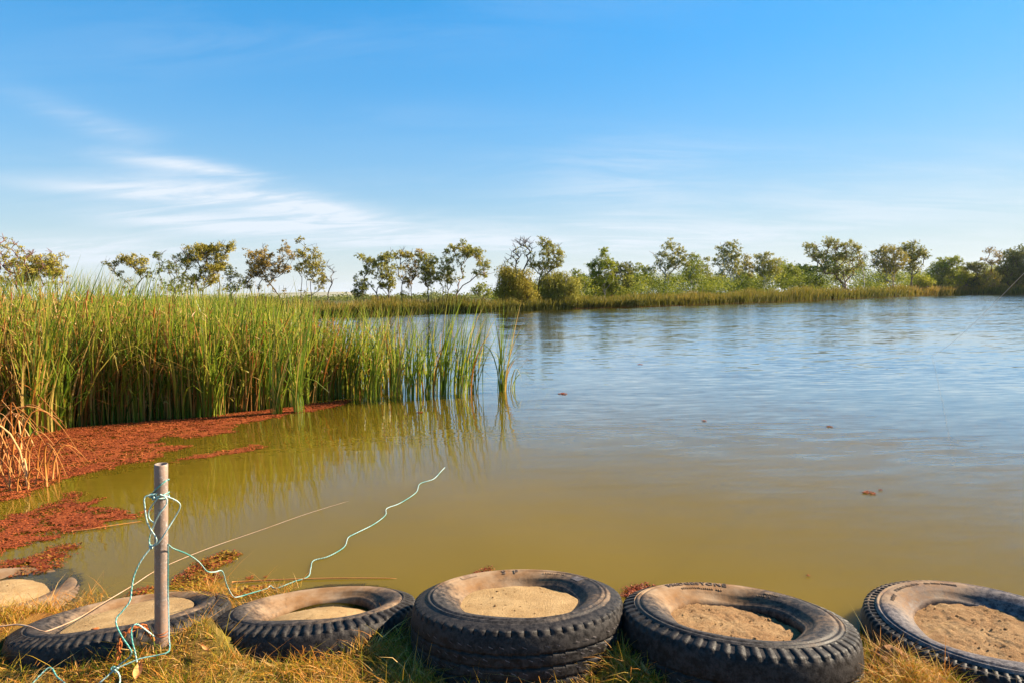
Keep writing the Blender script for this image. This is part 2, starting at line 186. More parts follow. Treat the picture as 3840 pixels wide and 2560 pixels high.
TREES = [('dead_tree', 'mostly bare reddish twiggy tree at the far left above the reeds', 60.0, [(-49.05, 60.0, 0.45), (-47.76, 60.0, 0.45)], [(-48.99, 6.52, 1.57, 1.57), (-47.26, 5.46, 1.83, 1.3), (-49.15, 4.47, 1.57, 1.04)], 'gold', 0.35, 0.7, 26, 1.0, 'red', 0), ('gum_tree', 'broad golden-olive gum just right of the bare twiggy tree', 63.0, [(-48.51, 63.0, 0.45), (-47.14, 63.0, 0.45)], [(-46.88, 6.01, 1.7, 1.04), (-48.55, 5.5, 1.51, 0.96), (-46.57, 4.65, 1.23, 0.96), (-49.73, 4.3, 1.37, 0.82)], 'gold', 1.1, 1.0, 2, 0.8, 'red', 0), ('gum_tree', 'gum with round golden crown on a fan of bare stems, left of the sapling', 64.0, [(-39.91, 64.0, 0.45), (-39.3, 64.0, 0.45)], [(-38.92, 6.2, 1.34, 0.83), (-38.02, 5.0, 0.89, 0.61), (-41.42, 5.83, 0.61, 0.28), (-40.3, 6.22, 0.5, 0.61), (-40.53, 4.72, 0.39, 0.39)], 'gold', 1.0, 0.8, 4, 0.6, 'dark', 0), ('gum_tree', 'thin crooked sapling with a small tuft at its top, above the reeds', 62.0, [(-35.44, 62.0, 0.45)], [(-35.41, 6.36, 0.59, 0.46), (-35.22, 4.95, 0.32, 0.54)], 'dark', 0.8, 0.6, 2, 0.45, 'dark', 0), ('gum_tree', 'small dark bluish-green gum between sapling and tallest golden gum', 61.0, [(-33.76, 61.0, 0.45), (-33.02, 61.0, 0.45)], [(-33.58, 5.27, 0.9, 0.74), (-33.17, 3.3, 1.19, 0.85), (-32.32, 4.2, 0.37, 0.64)], 'dark', 0.75, 0.65, 3, 0.5, 'dark', 0), ('gum_tree', 'tallest and widest golden gum of the group above the reeds', 65.0, [(-33.22, 65.0, 0.45), (-32.6, 65.0, 0.45), (-34.29, 65.0, 0.45)], [(-32.92, 6.57, 1.41, 1.36), (-34.34, 6.18, 0.85, 0.73), (-31.59, 5.15, 1.19, 0.68), (-32.2, 4.18, 1.36, 0.62), (-32.73, 7.4, 0.85, 0.68)], 'gold', 1.15, 0.95, 5, 0.9, 'red', 0), ('gum_tree', 'gum with flat green top leaning over its golden neighbour on two dark stems', 66.0, [(-31.21, 66.0, 0.45), (-30.96, 66.0, 0.45)], [(-30.67, 7.58, 1.15, 0.57), (-31.97, 7.18, 0.98, 0.63), (-31.02, 6.32, 0.98, 0.8), (-31.35, 5.48, 0.75, 0.57), (-29.66, 7.76, 0.34, 0.23)], 'gold', 1.1, 0.9, 3, 0.6, 'dark', 0), ('gum_tree', 'low dark slender gum in the gap right of the two merged golden crowns', 61.3, [(-27.95, 61.29, 0.45), (-27.55, 61.29, 0.45)], [(-27.79, 4.66, 0.64, 0.69), (-27.09, 4.38, 0.37, 0.37), (-27.75, 3.34, 0.75, 0.75)], 'dark', 0.7, 0.6, 3, 0.4, 'dark', 0), ('gum_tree', 'gum with reddish-brown rounded crown above the reeds', 63.0, [(-26.0, 63.0, 0.45), (-25.81, 63.0, 0.45)], [(-25.66, 6.31, 1.31, 0.88), (-25.84, 5.24, 1.04, 0.71), (-26.29, 4.57, 0.55, 0.55), (-25.34, 4.47, 0.44, 0.38), (-27.01, 3.76, 0.49, 0.71), (-24.87, 5.76, 0.49, 0.6)], 'rust', 1.1, 0.85, 3, 0.6, 'dark', 0), ('gum_tree', 'thin greyish gum with open wispy crown between the reddish and yellowish crowns', 64.0, [(-24.11, 64.0, 0.45), (-23.61, 64.0, 0.45)], [(-23.29, 6.75, 0.78, 0.95), (-22.62, 6.27, 0.45, 0.39), (-24.34, 4.98, 0.83, 0.78), (-23.23, 4.96, 0.5, 0.95), (-25.07, 4.03, 0.72, 0.67), (-24.03, 5.66, 0.39, 0.56)], 'rust', 0.6, 0.65, 6, 0.5, 'dark', 0), ('gum_tree', 'yellowish gum with a bare twig spike sticking above its crown', 63.8, [(-22.16, 63.82, 0.45), (-21.5, 63.82, 0.45), (-20.81, 63.82, 0.45)], [(-21.31, 6.43, 0.78, 0.83), (-19.93, 6.4, 0.67, 0.67), (-20.4, 5.18, 1.11, 1.05), (-21.77, 5.2, 0.61, 0.72), (-19.76, 3.8, 0.89, 0.94), (-21.8, 7.8, 0.14, 0.61)], 'gold', 0.8, 0.75, 4, 0.55, 'dark', 0), ('dead_tree', 'leafless dark snag at the right end of the left tree group', 64.0, [(-19.27, 63.96, 0.45), (-19.16, 63.96, 0.45)], [(-19.07, 4.89, 0.28, 0.67), (-18.35, 4.32, 0.44, 0.56), (-19.64, 4.62, 0.28, 0.72), (-18.71, 3.64, 0.72, 0.56)], 'gold', 0, 0.5, 14, 0.5, 'dark', 0), ('gum_tree', 'short dark bushy gum left of the slender leaning gums', 66.0, [(-16.37, 66.0, 0.45), (-16.17, 66.0, 0.45)], [(-16.17, 3.51, 0.8, 0.92), (-16.49, 2.52, 0.69, 0.63), (-15.85, 2.79, 0.46, 0.57)], 'dark', 1.0, 0.8, 1, 0.5, 'dark', 0), ('gum_tree', 'slender gum leaning left with open crown beside the short dark gum', 67.0, [(-14.44, 67.0, 0.45)], [(-15.8, 6.11, 0.76, 0.58), (-14.9, 5.52, 0.99, 0.76), (-14.17, 5.66, 0.82, 0.87), (-15.35, 4.81, 0.64, 0.47), (-14.07, 4.36, 0.52, 0.7), (-16.03, 4.54, 0.41, 0.29)], 'olive', 0.85, 0.75, 4, 0.7, 'dark', 0), ('gum_tree', 'narrow upright gum with dark forked trunk and golden top', 67.2, [(-13.33, 67.23, 0.45)], [(-13.33, 6.23, 0.7, 0.7), (-13.22, 5.07, 0.58, 0.76), (-13.4, 4.07, 0.76, 0.82), (-13.86, 3.2, 0.58, 0.64), (-12.98, 3.48, 0.35, 0.53)], 'olive', 0.95, 0.75, 3, 0.7, 'dark', 0), ('gum_tree', 'gum with thin curved bare trunk and flat golden top', 69.0, [(-12.18, 69.0, 0.45), (-12.42, 69.0, 0.45)], [(-11.88, 6.61, 0.96, 0.48), (-12.48, 6.47, 0.72, 0.48), (-11.15, 6.3, 0.3, 0.48), (-12.44, 5.14, 0.3, 0.42)], 'gold', 0.85, 0.75, 5, 0.55, 'dark', 0), ('gum_tree', 'slim gum with reddish tip and leaning trunk behind the flat-topped gum', 71.0, [(-11.98, 71.0, 0.45), (-11.46, 71.0, 0.45)], [(-10.66, 6.88, 0.74, 0.43), (-11.0, 5.82, 0.68, 0.62), (-11.82, 5.07, 0.74, 0.8), (-12.01, 3.7, 0.62, 0.74), (-11.23, 4.14, 0.56, 0.62)], 'rust', 0.75, 0.7, 4, 0.55, 'dark', 0), ('gum_tree', 'dense green gum with two dark twisted stems in the middle group', 70.5, [(-9.52, 70.53, 0.45), (-9.03, 70.53, 0.45)], [(-9.43, 6.07, 1.1, 0.8), (-9.6, 5.16, 1.23, 0.92), (-9.02, 4.24, 0.98, 0.92), (-9.94, 3.8, 0.61, 0.61), (-10.18, 6.38, 0.43, 0.43)], 'olive', 1.1, 0.85, 3, 0.7, 'dark', 0), ('gum_tree', 'straight narrow gum with small dark topknot beside the vase-shaped gum', 71.4, [(-7.59, 71.38, 0.45), (-7.34, 71.38, 0.45), (-8.12, 71.38, 0.45)], [(-7.45, 7.0, 0.43, 0.43), (-7.35, 6.08, 0.74, 0.68), (-7.41, 4.86, 1.06, 0.81), (-7.13, 3.78, 0.93, 0.62), (-8.2, 4.1, 0.56, 0.68)], 'olive', 0.9, 0.75, 3, 0.55, 'dark', 0), ('gum_tree', 'tall vase-shaped gum with many bare rising limbs and leaning pinkish trunk', 71.7, [(-6.69, 71.71, 0.45)], [(-6.61, 7.47, 0.62, 0.5), (-5.52, 7.6, 1.06, 0.69), (-4.61, 7.13, 1.18, 0.75), (-3.54, 6.65, 0.75, 0.56), (-3.18, 5.72, 0.81, 0.5), (-2.79, 5.25, 0.44, 0.37), (-3.89, 4.66, 0.69, 0.44), (-6.27, 6.24, 0.37, 0.37), (-2.87, 4.27, 0.31, 0.25), (-5.08, 6.68, 1.25, 0.37)], 'olive', 1.0, 0.8, 2, 0.9, 'pink', 0), ('shrub', 'small round green tree low behind the vase-shaped gum', 73.4, [(-3.54, 73.37, 0.45)], [(-3.45, 2.88, 0.77, 0.7), (-4.18, 2.51, 0.57, 0.51), (-2.76, 2.33, 0.51, 0.57)], 'green', 1.0, 0.8, 1, 0.5, 'dark', 0), ('gum_tree', 'tall open gum, left half bare twigs and right half leafy, above the willows', 80.0, [(2.8, 80.0, 0.45), (3.22, 80.0, 0.45)], [(5.03, 7.23, 1.53, 1.53), (4.19, 8.61, 0.97, 0.83), (5.88, 6.02, 1.04, 0.97), (4.66, 5.52, 1.39, 0.83), (2.94, 6.07, 0.7, 0.9), (6.24, 7.21, 0.63, 0.83)], 'olive', 0.8, 0.7, 6, 1.2, 'dark', 0), ('dead_tree', 'bare grey twiggy stems rising left of the tall open gum', 79.0, [(2.32, 79.0, 0.45), (2.5, 79.0, 0.45)], [(1.22, 6.89, 1.03, 1.51), (2.24, 6.87, 0.69, 1.85), (0.0, 5.9, 0.55, 0.89), (1.75, 8.23, 0.82, 0.69)], 'olive', 0.08, 0.5, 34, 0.9, 'dark', 0), ('willow_tree', 'golden weeping tree with drooping foliage at the water edge, left of the tall gum trunk', 77.6, [(0.43, 77.6, 0.45), (1.61, 77.6, 0.45)], [(-0.68, 4.83, 1.08, 1.15), (0.14, 3.98, 1.69, 1.35), (1.48, 3.96, 1.48, 1.48), (-0.89, 2.83, 1.35, 1.35), (1.79, 2.45, 1.69, 1.35), (0.26, 1.47, 2.7, 0.88)], 'gold', 1.5, 1.1, 2, 0.9, 'dark', 1), ('willow_tree', 'dull green weeping tree with drooping foliage right of the tall gum trunk', 80.1, [(4.61, 80.07, 0.45), (5.83, 80.07, 0.45)], [(4.99, 3.97, 1.53, 1.18), (6.38, 3.77, 1.74, 1.18), (7.76, 3.23, 1.39, 1.18), (6.36, 2.22, 1.95, 1.18), (4.62, 1.73, 1.74, 1.18), (7.39, 1.34, 1.53, 0.91), (2.89, 2.11, 1.39, 1.04)], 'olive', 1.5, 1.1, 2, 0.9, 'dark', 1), ('gum_tree', 'small leaning gum with bare pale trunk just right of the weeping trees', 84.0, [(9.79, 84.0, 0.45)], [(8.88, 4.92, 0.66, 0.58), (9.67, 4.0, 0.95, 0.73), (8.51, 3.84, 0.73, 0.66), (10.32, 3.45, 0.51, 0.73)], 'green', 0.9, 0.8, 2, 0.7, 'pale', 0), ('gum_tree', 'dense bright gum with a tall pointed crown right of the leaning gum', 90.0, [(12.29, 90.0, 0.45), (13.77, 90.0, 0.45)], [(13.43, 7.78, 0.94, 0.7), (13.61, 6.43, 1.33, 1.1), (12.63, 5.48, 1.33, 1.17), (14.58, 6.22, 0.94, 1.02), (12.04, 3.94, 1.33, 1.41), (13.99, 3.91, 1.41, 1.41), (11.66, 5.88, 0.63, 0.63)], 'green', 1.25, 0.95, 2, 0.8, 'pale', 0), ('gum_tree', 'dark round-headed gum with black trunk beside the tall pointed bright crown', 92.0, [(14.32, 92.0, 0.45), (14.68, 92.0, 0.45)], [(16.5, 5.9, 1.6, 0.96), (17.69, 5.08, 1.12, 0.96), (15.69, 4.33, 1.44, 1.2), (17.28, 3.7, 1.04, 0.88), (14.69, 3.35, 1.2, 1.04)], 'dark', 1.2, 0.95, 2, 1.0, 'dark', 0), ('shrub', 'mid-green bushy tree in the dip left of the tall pale-stemmed gum', 98.0, [(20.52, 98.0, 0.45), (21.38, 98.0, 0.45)], [(20.96, 5.9, 1.28, 0.85), (22.23, 5.24, 1.11, 0.85), (20.53, 4.22, 1.53, 1.11), (22.23, 3.55, 1.28, 1.02)], 'green', 1.0, 0.9, 2, 0.6, 'pale', 0), ('gum_tree', 'tall airy gum on a single pale stem, tallest left of centre on the right bank', 97.0, [(24.52, 97.0, 0.45), (23.77, 97.0, 0.45)], [(24.94, 9.31, 1.52, 1.01), (26.4, 8.67, 0.93, 0.76), (24.52, 7.66, 2.02, 0.93), (27.45, 7.82, 1.18, 0.93), (23.47, 6.64, 1.1, 0.59), (27.04, 6.58, 1.52, 0.76), (25.57, 6.6, 1.27, 1.1), (24.1, 5.59, 0.76, 0.51)], 'olive', 0.7, 0.75, 5, 1.0, 'pale', 0), ('gum_tree', 'gum with paired thin white trunks right of the tall airy gum', 103.0, [(30.96, 103.0, 0.45), (31.32, 103.0, 0.45)], [(30.71, 7.72, 1.07, 0.81), (30.04, 6.41, 1.34, 1.07), (31.38, 6.17, 0.99, 1.16), (30.94, 4.62, 1.34, 1.07), (29.6, 4.87, 0.81, 0.99)], 'green', 0.85, 0.8, 4, 0.6, 'white', 0), ('gum_tree', 'slight wispy gum with thin stem left of the wide-limbed white gum', 106.0, [(32.69, 106.0, 0.45)], [(33.44, 7.41, 0.65, 0.55), (33.21, 6.28, 0.83, 0.74), (33.68, 5.13, 1.11, 0.92), (34.51, 4.43, 0.83, 0.83)], 'olive', 0.7, 0.75, 2, 0.5, 'white', 0), ('gum_tree', 'tall gum with thick white trunk and upswept limbs at the centre of the right bank', 110.0, [(39.37, 110.0, 0.45)], [(39.42, 10.37, 1.24, 0.77), (39.91, 8.95, 1.34, 1.15), (37.53, 9.46, 0.96, 0.86), (38.02, 8.04, 1.63, 1.15), (40.4, 7.53, 1.05, 1.05), (39.22, 6.37, 2.1, 1.15), (36.84, 7.12, 0.86, 0.67), (40.66, 4.92, 1.34, 0.96), (37.33, 4.98, 0.86, 0.86)], 'olive', 0.85, 0.75, 4, 1.2, 'white', 0), ('gum_tree', 'narrow golden gum wedged between the two white-trunked gums', 114.0, [(43.47, 114.0, 0.45)], [(43.49, 8.05, 0.79, 0.69), (43.36, 6.73, 0.99, 0.99), (43.62, 5.01, 1.19, 1.29), (44.34, 6.47, 0.79, 0.79)], 'gold', 0.85, 0.8, 2, 0.6, 'pale', 0), ('gum_tree', 'spreading gum with forked white trunk standing in the far reeds', 112.0, [(45.91, 112.0, 0.45)], [(45.24, 8.04, 1.17, 0.68), (46.69, 8.49, 0.88, 0.58), (45.74, 6.83, 2.05, 1.07), (47.92, 7.03, 1.17, 1.07), (44.79, 5.64, 1.36, 0.97), (46.97, 5.36, 1.85, 1.07), (48.42, 5.58, 0.97, 0.97)], 'olive', 0.95, 0.8, 3, 1.0, 'white', 0), ('shrub', 'dense yellow-green bushy tree right of the forked white trunk', 120.0, [(53.26, 120.0, 0.45), (54.3, 120.0, 0.45)], [(53.43, 6.34, 1.36, 1.25), (55.0, 5.8, 1.46, 1.25), (54.24, 4.26, 2.3, 1.77), (52.96, 3.25, 1.57, 1.25)], 'green', 1.2, 0.95, 1, 0.7, 'dark', 0), ('shrub', 'darker bushy tree left of the widest gum on the right bank', 124.0, [(59.34, 124.0, 0.45), (60.69, 124.0, 0.45)], [(58.7, 6.17, 1.62, 1.29), (60.59, 5.6, 1.51, 1.29), (59.01, 4.03, 1.94, 1.73), (61.43, 3.72, 1.51, 1.4)], 'green', 1.2, 0.95, 1, 0.7, 'dark', 0), ('gum_tree', 'widest many-limbed gum, tallest tree on the right bank', 126.0, [(68.39, 126.0, 0.45), (68.78, 126.0, 0.45)], [(64.99, 11.82, 1.86, 0.88), (66.91, 10.98, 2.19, 1.21), (60.93, 10.81, 1.53, 0.99), (62.32, 9.17, 2.3, 1.31), (69.08, 10.94, 1.31, 0.88), (65.05, 8.58, 2.96, 1.53), (68.32, 8.52, 2.41, 1.64), (70.74, 9.83, 1.1, 1.42), (64.55, 6.42, 2.85, 1.31), (68.37, 6.09, 2.41, 1.42), (71.34, 7.39, 0.88, 0.99)], 'olive', 0.8, 0.8, 6, 1.5, 'pink', 0), ('gum_tree', 'pale thin leafless stem right of the widest gum', 133.3, [(76.55, 133.34, 0.45)], [(76.24, 7.7, 0.35, 1.74), (76.61, 9.13, 0.58, 0.81), (75.52, 6.57, 1.04, 0.81)], 'dark', 0.35, 0.7, 8, 0.6, 'white', 0), ('gum_tree', 'spreading golden-green gum with pale forked trunk above the bright grass tuft', 148.8, [(92.04, 148.84, 0.45), (92.69, 148.84, 0.45)], [(89.03, 10.88, 2.07, 1.29), (91.58, 11.48, 2.2, 1.29), (90.38, 8.63, 2.72, 1.55), (93.9, 9.2, 2.46, 1.94), (91.39, 6.69, 2.85, 1.68), (88.45, 8.34, 1.42, 1.29)], 'gold', 1.05, 0.85, 4, 1.2, 'pale', 0), ('gum_tree', 'rounded airy gum with dark forked trunk beside the golden-green spreading gum', 160.2, [(104.05, 160.16, 0.45), (104.47, 160.16, 0.45)], [(103.36, 13.16, 2.51, 1.25), (106.17, 11.74, 1.95, 1.25), (104.49, 10.05, 2.37, 1.67), (107.24, 10.69, 1.25, 1.39), (104.22, 7.65, 2.51, 1.81), (102.72, 11.46, 1.53, 1.53)], 'olive', 0.95, 0.8, 3, 1.2, 'dark', 0), ('shrub', 'low bright yellow bush under the rounded airy gum', 166.1, [(110.88, 166.11, 0.45)], [(110.72, 4.25, 2.31, 1.73), (112.54, 3.5, 1.59, 1.44), (109.68, 2.84, 1.59, 1.16)], 'lime', 1.3, 0.9, 0, 0.5, 'dark', 0), ('shrub', 'tall dense green tree with brownish top right of the rounded airy gum', 174.8, [(122.35, 174.78, 0.45), (124.63, 174.78, 0.45)], [(122.39, 9.17, 2.58, 1.52), (125.39, 9.86, 2.28, 1.37), (121.33, 6.93, 2.74, 2.28), (124.35, 7.26, 2.74, 2.28), (122.19, 3.9, 3.5, 2.58)], 'green', 1.35, 1.0, 1, 0.9, 'dark', 0), ('shrub', 'bright lime-yellow bushy tree near the right end of the far bank', 180.1, [(132.38, 180.15, 0.45), (133.16, 180.15, 0.45)], [(131.3, 6.98, 2.04, 1.57), (133.71, 5.0, 3.45, 2.04), (130.62, 4.28, 3.13, 2.04), (134.58, 2.65, 3.6, 1.57)], 'lime', 1.4, 1.0, 1, 0.8, 'pink', 0), ('shrub', 'dark green dense tree behind the lime-yellow bushy tree', 177.5, [(134.31, 177.53, 0.45)], [(132.41, 8.38, 2.32, 1.54), (134.74, 7.58, 2.16, 1.85), (136.38, 4.87, 2.32, 2.16), (134.13, 3.38, 2.78, 2.01)], 'dark', 1.4, 1.0, 1, 0.9, 'dark', 0), ('gum_tree', 'sparse reddish-tipped gum poking above the dense trees near the right edge', 173.7, [(135.97, 173.74, 0.45), (136.72, 173.74, 0.45)], [(134.69, 12.25, 1.66, 0.76), (136.98, 11.09, 1.21, 1.06), (135.57, 8.88, 1.81, 0.91), (137.79, 9.59, 0.76, 1.51), (133.28, 9.66, 0.91, 0.76)], 'rust', 0.6, 0.8, 4, 0.8, 'red', 0), ('gum_tree', 'large dark dense tree cut off by the right edge of the photo', 168.9, [(138.08, 168.93, 0.45), (140.28, 168.93, 0.45)], [(137.6, 10.03, 2.94, 1.91), (141.21, 11.06, 3.67, 2.5), (136.26, 7.15, 2.94, 2.5), (140.65, 7.08, 4.41, 2.94), (137.12, 4.23, 3.23, 2.2), (142.26, 3.77, 4.41, 2.64), (145.69, 8.8, 3.67, 2.94)], 'dark', 1.5, 1.05, 1, 1.2, 'dark', 0), ('shrub', 'open olive tree at the foot of the large dark dense tree', 173.1, [(136.24, 173.12, 0.45), (136.99, 173.12, 0.45)], [(136.33, 5.85, 2.26, 1.66), (135.29, 3.63, 2.71, 1.81), (138.31, 3.21, 2.26, 1.51)], 'olive', 0.9, 0.9, 2, 0.6, 'pink', 0)]

# ------------------------------------------------------------------ helpers
rng = np.random.default_rng(7)
def link(o, parent=None):
    scene.collection.objects.link(o)
    if parent is not None:
        o.parent = parent
    return o
def tag(o, label=None, cat=None, group=None, kind=None):
    if label: o['label'] = label
    if cat: o['category'] = cat
    if group: o['group'] = group
    if kind: o['kind'] = kind
    return o
def empty(name, loc=(0, 0, 0)):
    o = bpy.data.objects.new(name, None)
    o.empty_display_size = 0.1
    o.location = loc
    return link(o)
def mesh_data(name, V, faces, mat, attrs=None, smooth=False):
    """faces: list of integer arrays (n,3) or (n,4)"""
    V = np.asarray(V, np.float32).reshape(-1, 3)
    if not isinstance(faces, list):
        faces = [faces]
    faces = [np.asarray(f, np.int32) for f in faces if len(f)]
    loops = np.concatenate([f.ravel() for f in faces])
    tot = np.concatenate([np.full(len(f), f.shape[1], np.int32) for f in faces])
    me = bpy.data.meshes.new(name)
    me.vertices.add(len(V))
    me.vertices.foreach_set('co', V.ravel())
    me.loops.add(len(loops))
    me.loops.foreach_set('vertex_index', loops)
    me.polygons.add(len(tot))
    start = np.concatenate([[0], np.cumsum(tot)[:-1]]).astype(np.int32)
    me.polygons.foreach_set('loop_start', start)
    me.polygons.foreach_set('loop_total', tot)
    if smooth:
        me.polygons.foreach_set('use_smooth', np.ones(len(tot), bool))
    for k, a in (attrs or {}).items():
        at = me.attributes.new(k, 'FLOAT', 'POINT')
        at.data.foreach_set('value', np.asarray(a, np.float32).ravel())
    if mat is not None:
        me.materials.append(mat)
    me.update(calc_edges=True)
    me.validate()
    return me
def mesh(name, V, faces, mat, parent=None, attrs=None, smooth=False):
    return link(bpy.data.objects.new(name, mesh_data(name, V, faces, mat, attrs, smooth)), parent)
def grid_faces(nu, nv, wrap_u=False, wrap_v=False, off=0):
    iu = np.arange(nu if wrap_u else nu - 1)
    iv = np.arange(nv if wrap_v else nv - 1)
    a, b = np.meshgrid(iu, iv, indexing='ij')
    a2, b2 = (a + 1) % nu, (b + 1) % nv
    return np.stack([a * nv + b, a2 * nv + b, a2 * nv + b2, a * nv + b2], -1).reshape(-1, 4) + off
def hash2(ix, iy, seed):
    h = (ix.astype(np.int64) * 374761393 + iy.astype(np.int64) * 668265263 + seed * 974634721) & 0xffffffff
    h = ((h ^ (h >> 13)) * 1274126177) & 0xffffffff
    return ((h ^ (h >> 16)) & 0xffffff) / float(0xffffff)
def vnoise(x, y, scale=1.0, octaves=3, seed=0):
    x = np.asarray(x, float) * scale; y = np.asarray(y, float) * scale
    out = 0; amp = 1.0; tot = 0
    for o in range(octaves):
        fx, fy = np.floor(x), np.floor(y)
        tx, ty = x - fx, y - fy
        tx = tx * tx * (3 - 2 * tx); ty = ty * ty * (3 - 2 * ty)
        a = hash2(fx, fy, seed + o); b = hash2(fx + 1, fy, seed + o)
        c = hash2(fx, fy + 1, seed + o); d = hash2(fx + 1, fy + 1, seed + o)
        out = out + amp * ((a * (1 - tx) + b * tx) * (1 - ty) + (c * (1 - tx) + d * tx) * ty)
        tot += amp; amp *= 0.5; x = x * 2.03 + 11.3; y = y * 2.03 + 5.7
    return out / tot
def sstep(x, a, b):
    t = np.clip((np.asarray(x, float) - a) / (b - a), 0, 1)
    return t * t * (3 - 2 * t)
def smooth_path(pts, n=8):
    P = np.asarray(pts, float)
    Q = np.vstack([2 * P[0] - P[1], P, 2 * P[-1] - P[-2]])
    out = []
    for i in range(1, len(Q) - 2):
        p0, p1, p2, p3 = Q[i - 1], Q[i], Q[i + 1], Q[i + 2]
        for t in np.linspace(0, 1, n, endpoint=False):
            out.append(0.5 * ((2 * p1) + (-p0 + p2) * t + (2 * p0 - 5 * p1 + 4 * p2 - p3) * t * t + (-p0 + 3 * p1 - 3 * p2 + p3) * t ** 3))
    out.append(P[-1])
    return np.array(out)
def tube_geo(path, radius, sides=6, caps=True):
    P = np.asarray(path, float)
    n = len(P)
    r = np.broadcast_to(np.asarray(radius, float), (n,))
    T = np.gradient(P, axis=0)
    T /= np.linalg.norm(T, axis=1, keepdims=True) + 1e-12
    up = np.array([0.13, 0.31, 0.94])
    N = np.zeros_like(P)
    v = np.cross(T[0], up); v /= np.linalg.norm(v) + 1e-12
    for i in range(n):
        v = v - T[i] * (v @ T[i]); v /= np.linalg.norm(v) + 1e-12
        N[i] = v
    B = np.cross(T, N)
    a = np.linspace(0, 2 * np.pi, sides, endpoint=False)
    V = P[:, None] + r[:, None, None] * (N[:, None] * np.cos(a)[None, :, None] + B[:, None] * np.sin(a)[None, :, None])
    F = [grid_faces(n, sides, wrap_v=True)]
    V = V.reshape(-1, 3)
    L = np.concatenate([[0], np.cumsum(np.linalg.norm(np.diff(P, axis=0), axis=1))])
    along = np.repeat(L, sides)
    ang = np.tile(a / (2 * np.pi), n)
    if caps:
        k = len(V)
        V = np.vstack([V, P[0], P[-1]])
        i = np.arange(sides)
        F.append(np.stack([np.full(sides, k), (i + 1) % sides, i], -1))
        F.append(np.stack([np.full(sides, k + 1), (n - 1) * sides + i, (n - 1) * sides + (i + 1) % sides], -1))
        along = np.concatenate([along, [0, L[-1]]]); ang = np.concatenate([ang, [0, 0]])
    return V, F, along, ang
def tube(name, path, radius, mat, parent=None, sides=6, attrs=True):
    V, F, al, an = tube_geo(path, radius, sides)
    return mesh(name, V, F, mat, parent, {'along': al, 'around': an} if attrs else None, True)
class Geo:
    def __init__(s): s.V = []; s.F3 = []; s.F4 = []; s.A = {}; s.n = 0
    def add(s, V, F, **attrs):
        V = np.asarray(V, float).reshape(-1, 3)
        for f in (F if isinstance(F, list) else [F]):
            f = np.asarray(f) + s.n
            (s.F3 if f.shape[1] == 3 else s.F4).append(f)
        for k, a in attrs.items():
            s.A.setdefault(k, []).append(np.broadcast_to(np.asarray(a, float), (len(V),)))
        s.V.append(V); s.n += len(V)
    def build(s, name, mat, parent=None, smooth=False):
        F = []
        if s.F3: F.append(np.concatenate(s.F3))
        if s.F4: F.append(np.concatenate(s.F4))
        return mesh(name, np.concatenate(s.V), F, mat, parent, {k: np.concatenate(a) for k, a in s.A.items()}, smooth)
def ribbons(base, h, w, yaw, lean, power=1.6, droop=0.0, segs=4, cup=0.0):
    """upright tapering blades; lean = horizontal reach of the tip as a share of the height"""
    base = np.asarray(base, float); N = len(base)
    bc = lambda a: np.broadcast_to(np.asarray(a, float), (N,))
    h, w, yaw, power, droop = map(bc, (h, w, yaw, power, droop))
    t = np.linspace(0, 1, segs + 1)
    z = h[:, None] * (t[None] - droop[:, None] * t[None] ** 4)
    off = (t[None] ** power[:, None]) * h[:, None]
    ctr = np.stack([base[:, 0:1] + lean[:, 0:1] * off, base[:, 1:2] + lean[:, 1:2] * off, base[:, 2:3] + z], -1)
    wp = w[:, None] * 0.5 * np.clip(1.0 - t[None] ** 2.6, 0.06, 1) * (0.72 + 0.28 * np.minimum(1, t[None] * 3))
    tw = yaw[:, None] + 0.9 * t[None]
    side = np.stack([np.cos(tw), np.sin(tw), np.zeros_like(tw)], -1)
    V = np.stack([ctr - side * wp[..., None], ctr + side * wp[..., None]], 2)      # N, S+1, 2, 3
    k = (segs + 1) * 2
    f = np.array([[2 * i, 2 * i + 1, 2 * i + 3, 2 * i + 2] for i in range(segs)])
    F = (np.arange(N)[:, None, None] * k + f[None]).reshape(-1, 4)
    along = np.broadcast_to(np.repeat(t, 2)[None], (N, k)).ravel()
    return V.reshape(-1, 3), F, along, k
def in_poly(x, y, poly):
    x = np.asarray(x); y = np.asarray(y)
    inside = np.zeros(x.shape, bool)
    d2 = np.full(x.shape, 1e9)
    n = len(poly)
    for i in range(n):
        x1, y1 = poly[i]; x2, y2 = poly[(i + 1) % n]
        c = ((y1 > y) != (y2 > y)) & (x < (x2 - x1) * (y - y1) / (y2 - y1 + 1e-12) + x1)
        inside ^= c
        dx, dy = x2 - x1, y2 - y1
        t = np.clip(((x - x1) * dx + (y - y1) * dy) / (dx * dx + dy * dy + 1e-12), 0, 1)
        d2 = np.minimum(d2, (x - x1 - t * dx) ** 2 + (y - y1 - t * dy) ** 2)
    d = np.sqrt(d2)
    return np.where(inside, d, -d)

